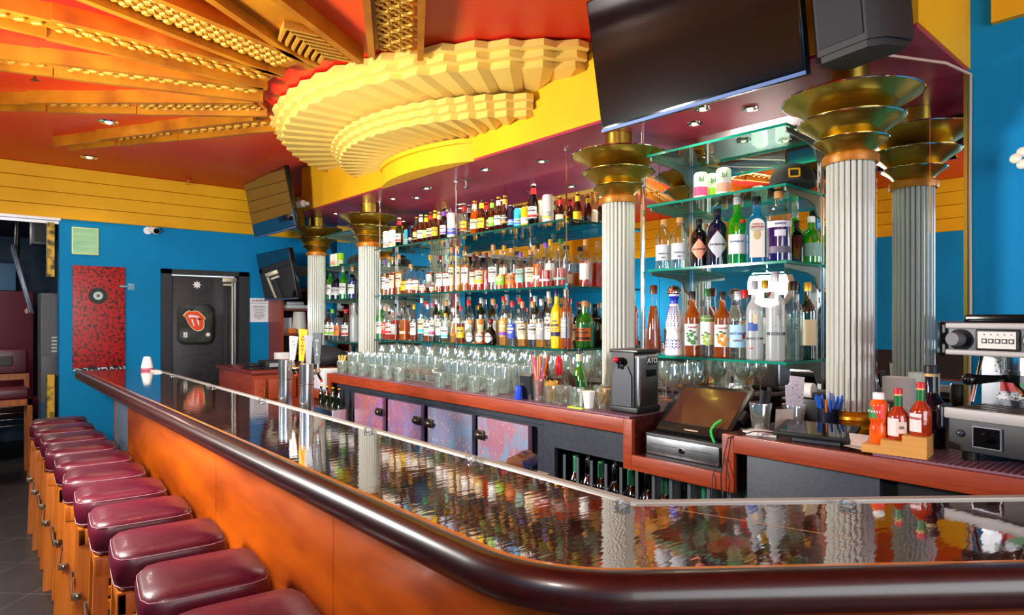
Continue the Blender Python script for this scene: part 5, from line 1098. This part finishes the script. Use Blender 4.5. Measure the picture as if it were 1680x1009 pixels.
b.cyl((0,0,0),(.06,-.01,-.05),.003); tag(add('white_flower',b,mat('f0ecd8',.5),loc=(2.78,.492,2.10)),'white artificial flower on the blue wall at the right photo edge','flower')
b=B(); b.tube([(XW-.03,.66,ZS-.02),(XW-.03,.662,2.0),(XW-.028,.66,1.6),(XW-.03,.665,1.2)],.005,6); b.tube([(XW-.03,.66,ZS-.02),(2.6,.68,ZS-.03),(2.35,.8,ZS-.03),(2.2,.86,ZS-.02),(2.12,.80,2.42)],.005,6); tag(add('wall_cable',b,mat('c8a890',.5)),'pale cable running from the speaker down the mirror edge','cable')
# ------------------------------------------------------------------ televisions and speaker
def tv(loc,w_,h,label,tilt=-11,rz=0,screen=None,mount=.18):
    t=thing('television',label,'television',loc,rot=(0,R(tilt),R(rz)))
    b=B(); b.box(-.02,.02,-w_/2,w_/2,-h/2,h/2,.004); add('casing',b,BLACKG,t)
    b=B(); b.box(-.022,-.02,-w_/2+.008,w_/2-.008,-h/2+.02,h/2-.008); add('screen',b,screen or mat('08080c',.12,spec=.7),t)
    b=B(); b.box(-.024,-.02,-w_/2,w_/2,-h/2,-h/2+.012); add('lower_trim',b,mat('4a6494',.5,.3),t)
    b=B(); b.box(.02,.02+mount,-.05,.05,-.05,.05); add('wall_bracket',b,BLACK,t); return t
tv((2.0,1.335,2.583),.85,.525,'large wall television tilted down above the right bay')
tv((2.03,5.52,2.525),.96,.50,'tilted television at the far left end of the yellow soffit',screen=mat('15161c',.03,spec=1.0,ior=2.0),mount=.2)
tv((2.30,6.06,1.95),.84,.47,'lower tilted television above the far shelf unit',screen=mat('101218',.05,spec=.9,ior=1.8),mount=.3)
t=thing('security_camera','white cylindrical camera on the left corner of the yellow soffit','camera',(2.24,5.35,2.53)); b=B(); b.cyl((0,-.03,0),(-.03,.10,.0),.03,seg=18); add('housing',b,WHITE,t); b=B(); b.cyl((.0,-.04,0),(.04,-.04,0),.018); add('mount',b,WHITE,t)
t=thing('loudspeaker','black faceted loudspeaker hung at the right end of the soffit','speaker',(2.10,.79,2.355),rot=(R(0),R(-8),R(-12)))
P=[(-.08,-.09),(-.03,-.12),(.11,-.12),(.13,-.08),(.13,.08),(.11,.11),(-.03,.11),(-.08,.07)]
b=B(); b.prism(P,.02,.42); b.prism([(x*.9,y*.92) for x,y in P],0,.02); add('cabinet',b,mat('0e0f12',.55),t); b=B(); b.prism([(-.084,-.08),(-.08,-.08),(-.08,.06),(-.084,.06)],.04,.40); add('grille',b,mat('1c1f24',.7),t)
b=B(); b.box(.13,.17,-.03,.03,.15,.25); add('wall_bracket',b,BLACK,t)
# ------------------------------------------------------------------ bottles in the open cabinet and among the taps
def rail_bottle(x,y,z,neck,label,sc=1.0):
    o=bottle(x,y,z,'std',sc,'bk','-',('dg' if neck else 'w'),'-','dg' if neck else 'bk',label,'bottles in the open cabinet below the register',pr=False); 
    if neck: b=B(); b.lathe([(.0165,.225),(.0165,.288)],14); add('green_neck_wrap',b,mat('2f7a58',.4),o)
    else:
        b=B(); b.cyl((0,0,.285),(.0,0,.31),.010); b.cyl((0,0,.31),(-.012,0,.345),.004); add('pour_spout',b,CHROME,o)
ys_=[2.08,2.0,1.92,1.84,1.75,1.66,1.57,1.48,1.39,1.30,1.20]
for i,y in enumerate(ys_): rail_bottle(2.21,y,.585,i%2==0,('green-necked' if i%2==0 else 'dark spouted')+' bottle in the upper row of the open cabinet',1.02)
t=thing('speed_rail','steel bottle rail in front of the open cabinet','bottle rail',(0,0,0)); b=B(); b.box(1.93,2.09,1.12,2.12,.46,.475); b.box(1.93,1.94,1.12,2.12,.475,.56); b.box(2.08,2.09,1.12,2.12,.475,.56); b.box(1.93,2.09,1.12,1.13,.475,.56); b.box(1.93,2.09,2.11,2.12,.475,.56); add('rail_trough',b,STEEL,t); b=B(); b.box(2.09,2.138,1.3,1.34,.47,.54); b.box(2.09,2.138,1.9,1.94,.47,.54); add('bracket',b,STEEL,t)
for i in range(11): rail_bottle(2.01,1.17+i*.088,.476,i%3==1,('dark bottle with green wrapped neck' if i%3==1 else 'dark bottle with steel pour spout')+' in the steel bottle rail')
t=thing('back_cooler','steel ice bin with bottles beside the taps','ice bin',(0,0,0)); b=B(); b.box(1.95,2.11,4.15,4.6,.4,.90,.004); add('bin_body',b,STEEL,t)
for k in range(4):
    o=bottle(2.03+.0*k,4.2+k*.1,.901 if False else .9005,'beer',.62,'dg','-','-','-','y','small yellow-capped bottle standing on the ice bin','yellow-capped bottles by the taps')
x,y=1.235,yat(850,1.235); simple('crumpled_can','crumpled blue and brown tin on the shelf behind the bar rail','tin',B().box(-.06,.05,-.03,.03,0,.035,.012,rz=.4).sph((.03,.02,.03),.02,(1.3,1,.7),8).sph((-.02,-.01,.035),.016,(1.3,1,.7),8),mat('7a4a2c',.4,.4,noise=('2a3a6a',12,(1,1,1),2,.45,.55)),(x+.02,y,1.106))
b=B(); b.box(1.131,1.265,1.29,1.50,1.085,1.105); tag(add('service_ledge',b,STEEL),'small steel ledge behind the bar rail holding a crumpled tin','ledge')
# ------------------------------------------------------------------ studio flash, seen in the mirror
t=thing('studio_flash','studio flash head on a tall stand, seen reflected in the mirror','studio light',(-.42,3.1,0))
b=B(); b.cyl((-.02,0,1.86),(-.28,0,1.86),.24,.08,28); add('reflector_dish',b,mat('c8c8c8',.3,.6),t); b=B(); b.cyl((-.28,0,1.86),(-.5,0,1.86),.075); add('lamp_head',b,BLACK,t)
b=B(); b.cyl((-.34,0,.5),(-.34,0,1.80),.014); add('stand_pole',b,BLACK,t)
for k in range(3): a=k*2*PI/3; b=B(); b.cyl((-.34,0,.55),(-.34+.4*math.cos(a),.4*math.sin(a),.01),.011); add('stand_leg',b,BLACK,t)
# ------------------------------------------------------------------ side room at the far left
t=thing('wall_cabinet','tall grey metal cabinet in the opening left of the blue wall','cabinet',(.59,6.96,0)); b=B(); b.box(-.055,.07,-.06,.25,.80,1.76,.004); add('cabinet_body',b,mat('4a4c50',.45),t); b=B(); b.box(-.05,.01,-.063,-.06,1.2,1.74); b.box(.015,.065,-.063,-.06,1.2,1.74); add('cabinet_door',b,mat('3a3c40',.45),t); b=B(); 
for k in range(5): b.box(.02,.06,-.066,-.063,1.24+k*.03,1.255+k*.03)
o=add('vent_louvres',b,mat('a8aaa8',.4),t); o['kind']='stuff'
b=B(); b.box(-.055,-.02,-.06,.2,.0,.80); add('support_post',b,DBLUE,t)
t=thing('wall_speaker','black box speaker near the ceiling of the side room','speaker',(.58,7.15,2.20)); b=B(); b.box(-.1,.08,-.1,.1,0,.27,.01); add('speaker_body',b,mat('303238',.5),t); b=B(); b.box(-.08,.06,-.103,-.1,.02,.25); add('grille',b,DCHAR,t)
t=thing('television','thin television tilted edge-on in the side room','television',(.455,7.7,1.90),rot=(R(0),R(-13),R(-3))); b=B(); b.box(-.015,.015,-.28,.28,-.33,.33,.006); add('casing',b,mat('4a5060',.3,.5),t); b=B(); b.box(-.02,-.015,-.26,.26,-.31,.31); add('screen',b,mat('1a4a70',.2),t)
b=B(); b.cyl((0.0,0,.2),(.12,0,.66),.02); add('ceiling_arm',b,BLACK,t)
t=thing('booth_seat','dark red padded booth back in the side room','booth',(.05,9.6,0)); b=B(); b.box(-.8,.62,-.12,.1,.5,1.86,.03); add('padded_back',b,mat('5c1020',.5),t); b=B(); b.box(-.8,.7,-.5,-.12,.42,.62,.04); add('seat_pad',b,LEATHER,t)
b=B(); b.sph((.55,-.125,1.62),.035,(.6,.2,1),10); add('painted_mark',b,mat('d0a090',.5),t)
simple('blue_box','pale blue box on top of the booth back in the side room','box',B().box(-.3,.25,-.1,.1,0,.32,.01),mat('3c6a8c',.5),(.25,9.6,1.861))
t=thing('high_bar_chair','maroon padded bar chair with wood frame at the far left edge','chair',(.30,7.9,0))
b=B(); b.box(-.25,.22,.16,.24,.98,1.22,.03,seg=3); b.box(-.08,.1,.15,.17,1.06,1.16,.01); add('backrest',b,LEATHER,t); b=B(); b.box(-.06,.09,.148,.152,1.07,1.15); add('back_opening',b,BLACK,t)
b=B(); b.box(-.24,.21,-.2,.18,.76,.86,.03,seg=3); add('seat',b,LEATHER,t)
b=B(); b.box(-.25,.23,.17,.21,.92,.98); b.box(-.25,.23,-.22,-.18,.70,.76); b.box(.19,.23,-.2,.19,.70,.76); b.box(.19,.23,.17,.21,.76,.92); b.box(-.25,-.21,.17,.21,.76,.92); add('frame',b,WOODL,t)
for x_,y_ in ((-.23,-.2),(.21,-.2),(-.23,.19),(.21,.19)): b=B(); b.box(x_-.02,x_+.02,y_-.02,y_+.02,0,.76); add('leg',b,WOODL,t)
t=thing('wire_table','round steel pedestal with wire rings behind the far left chair','table base',(.25,8.9,0)); b=B(); b.cyl((0,0,0),(0,0,.7),.025); add('pedestal',b,CHROME,t); b=B()
for z in (.35,.42,.49,.56,.63): b.cyl((-.3,0,z),(.3,0,z),.006)
add('wire_rungs',b,CHROME,t); b=B(); b.lathe([(.22,0),(.2,.012),(.03,.03)],24); add('base_plate',b,BLACK,t); b=B(); b.lathe([(.3,.7),(.3,.72)],24); add('table_top',b,BLACK,t)
b=B(); b.box(-.06,.06,-.015,.0,-.18,.18,.004); 
lamp('AREA','side_room_lamp',(.0,8.2,2.45),14,(1,.9,.8),.5)
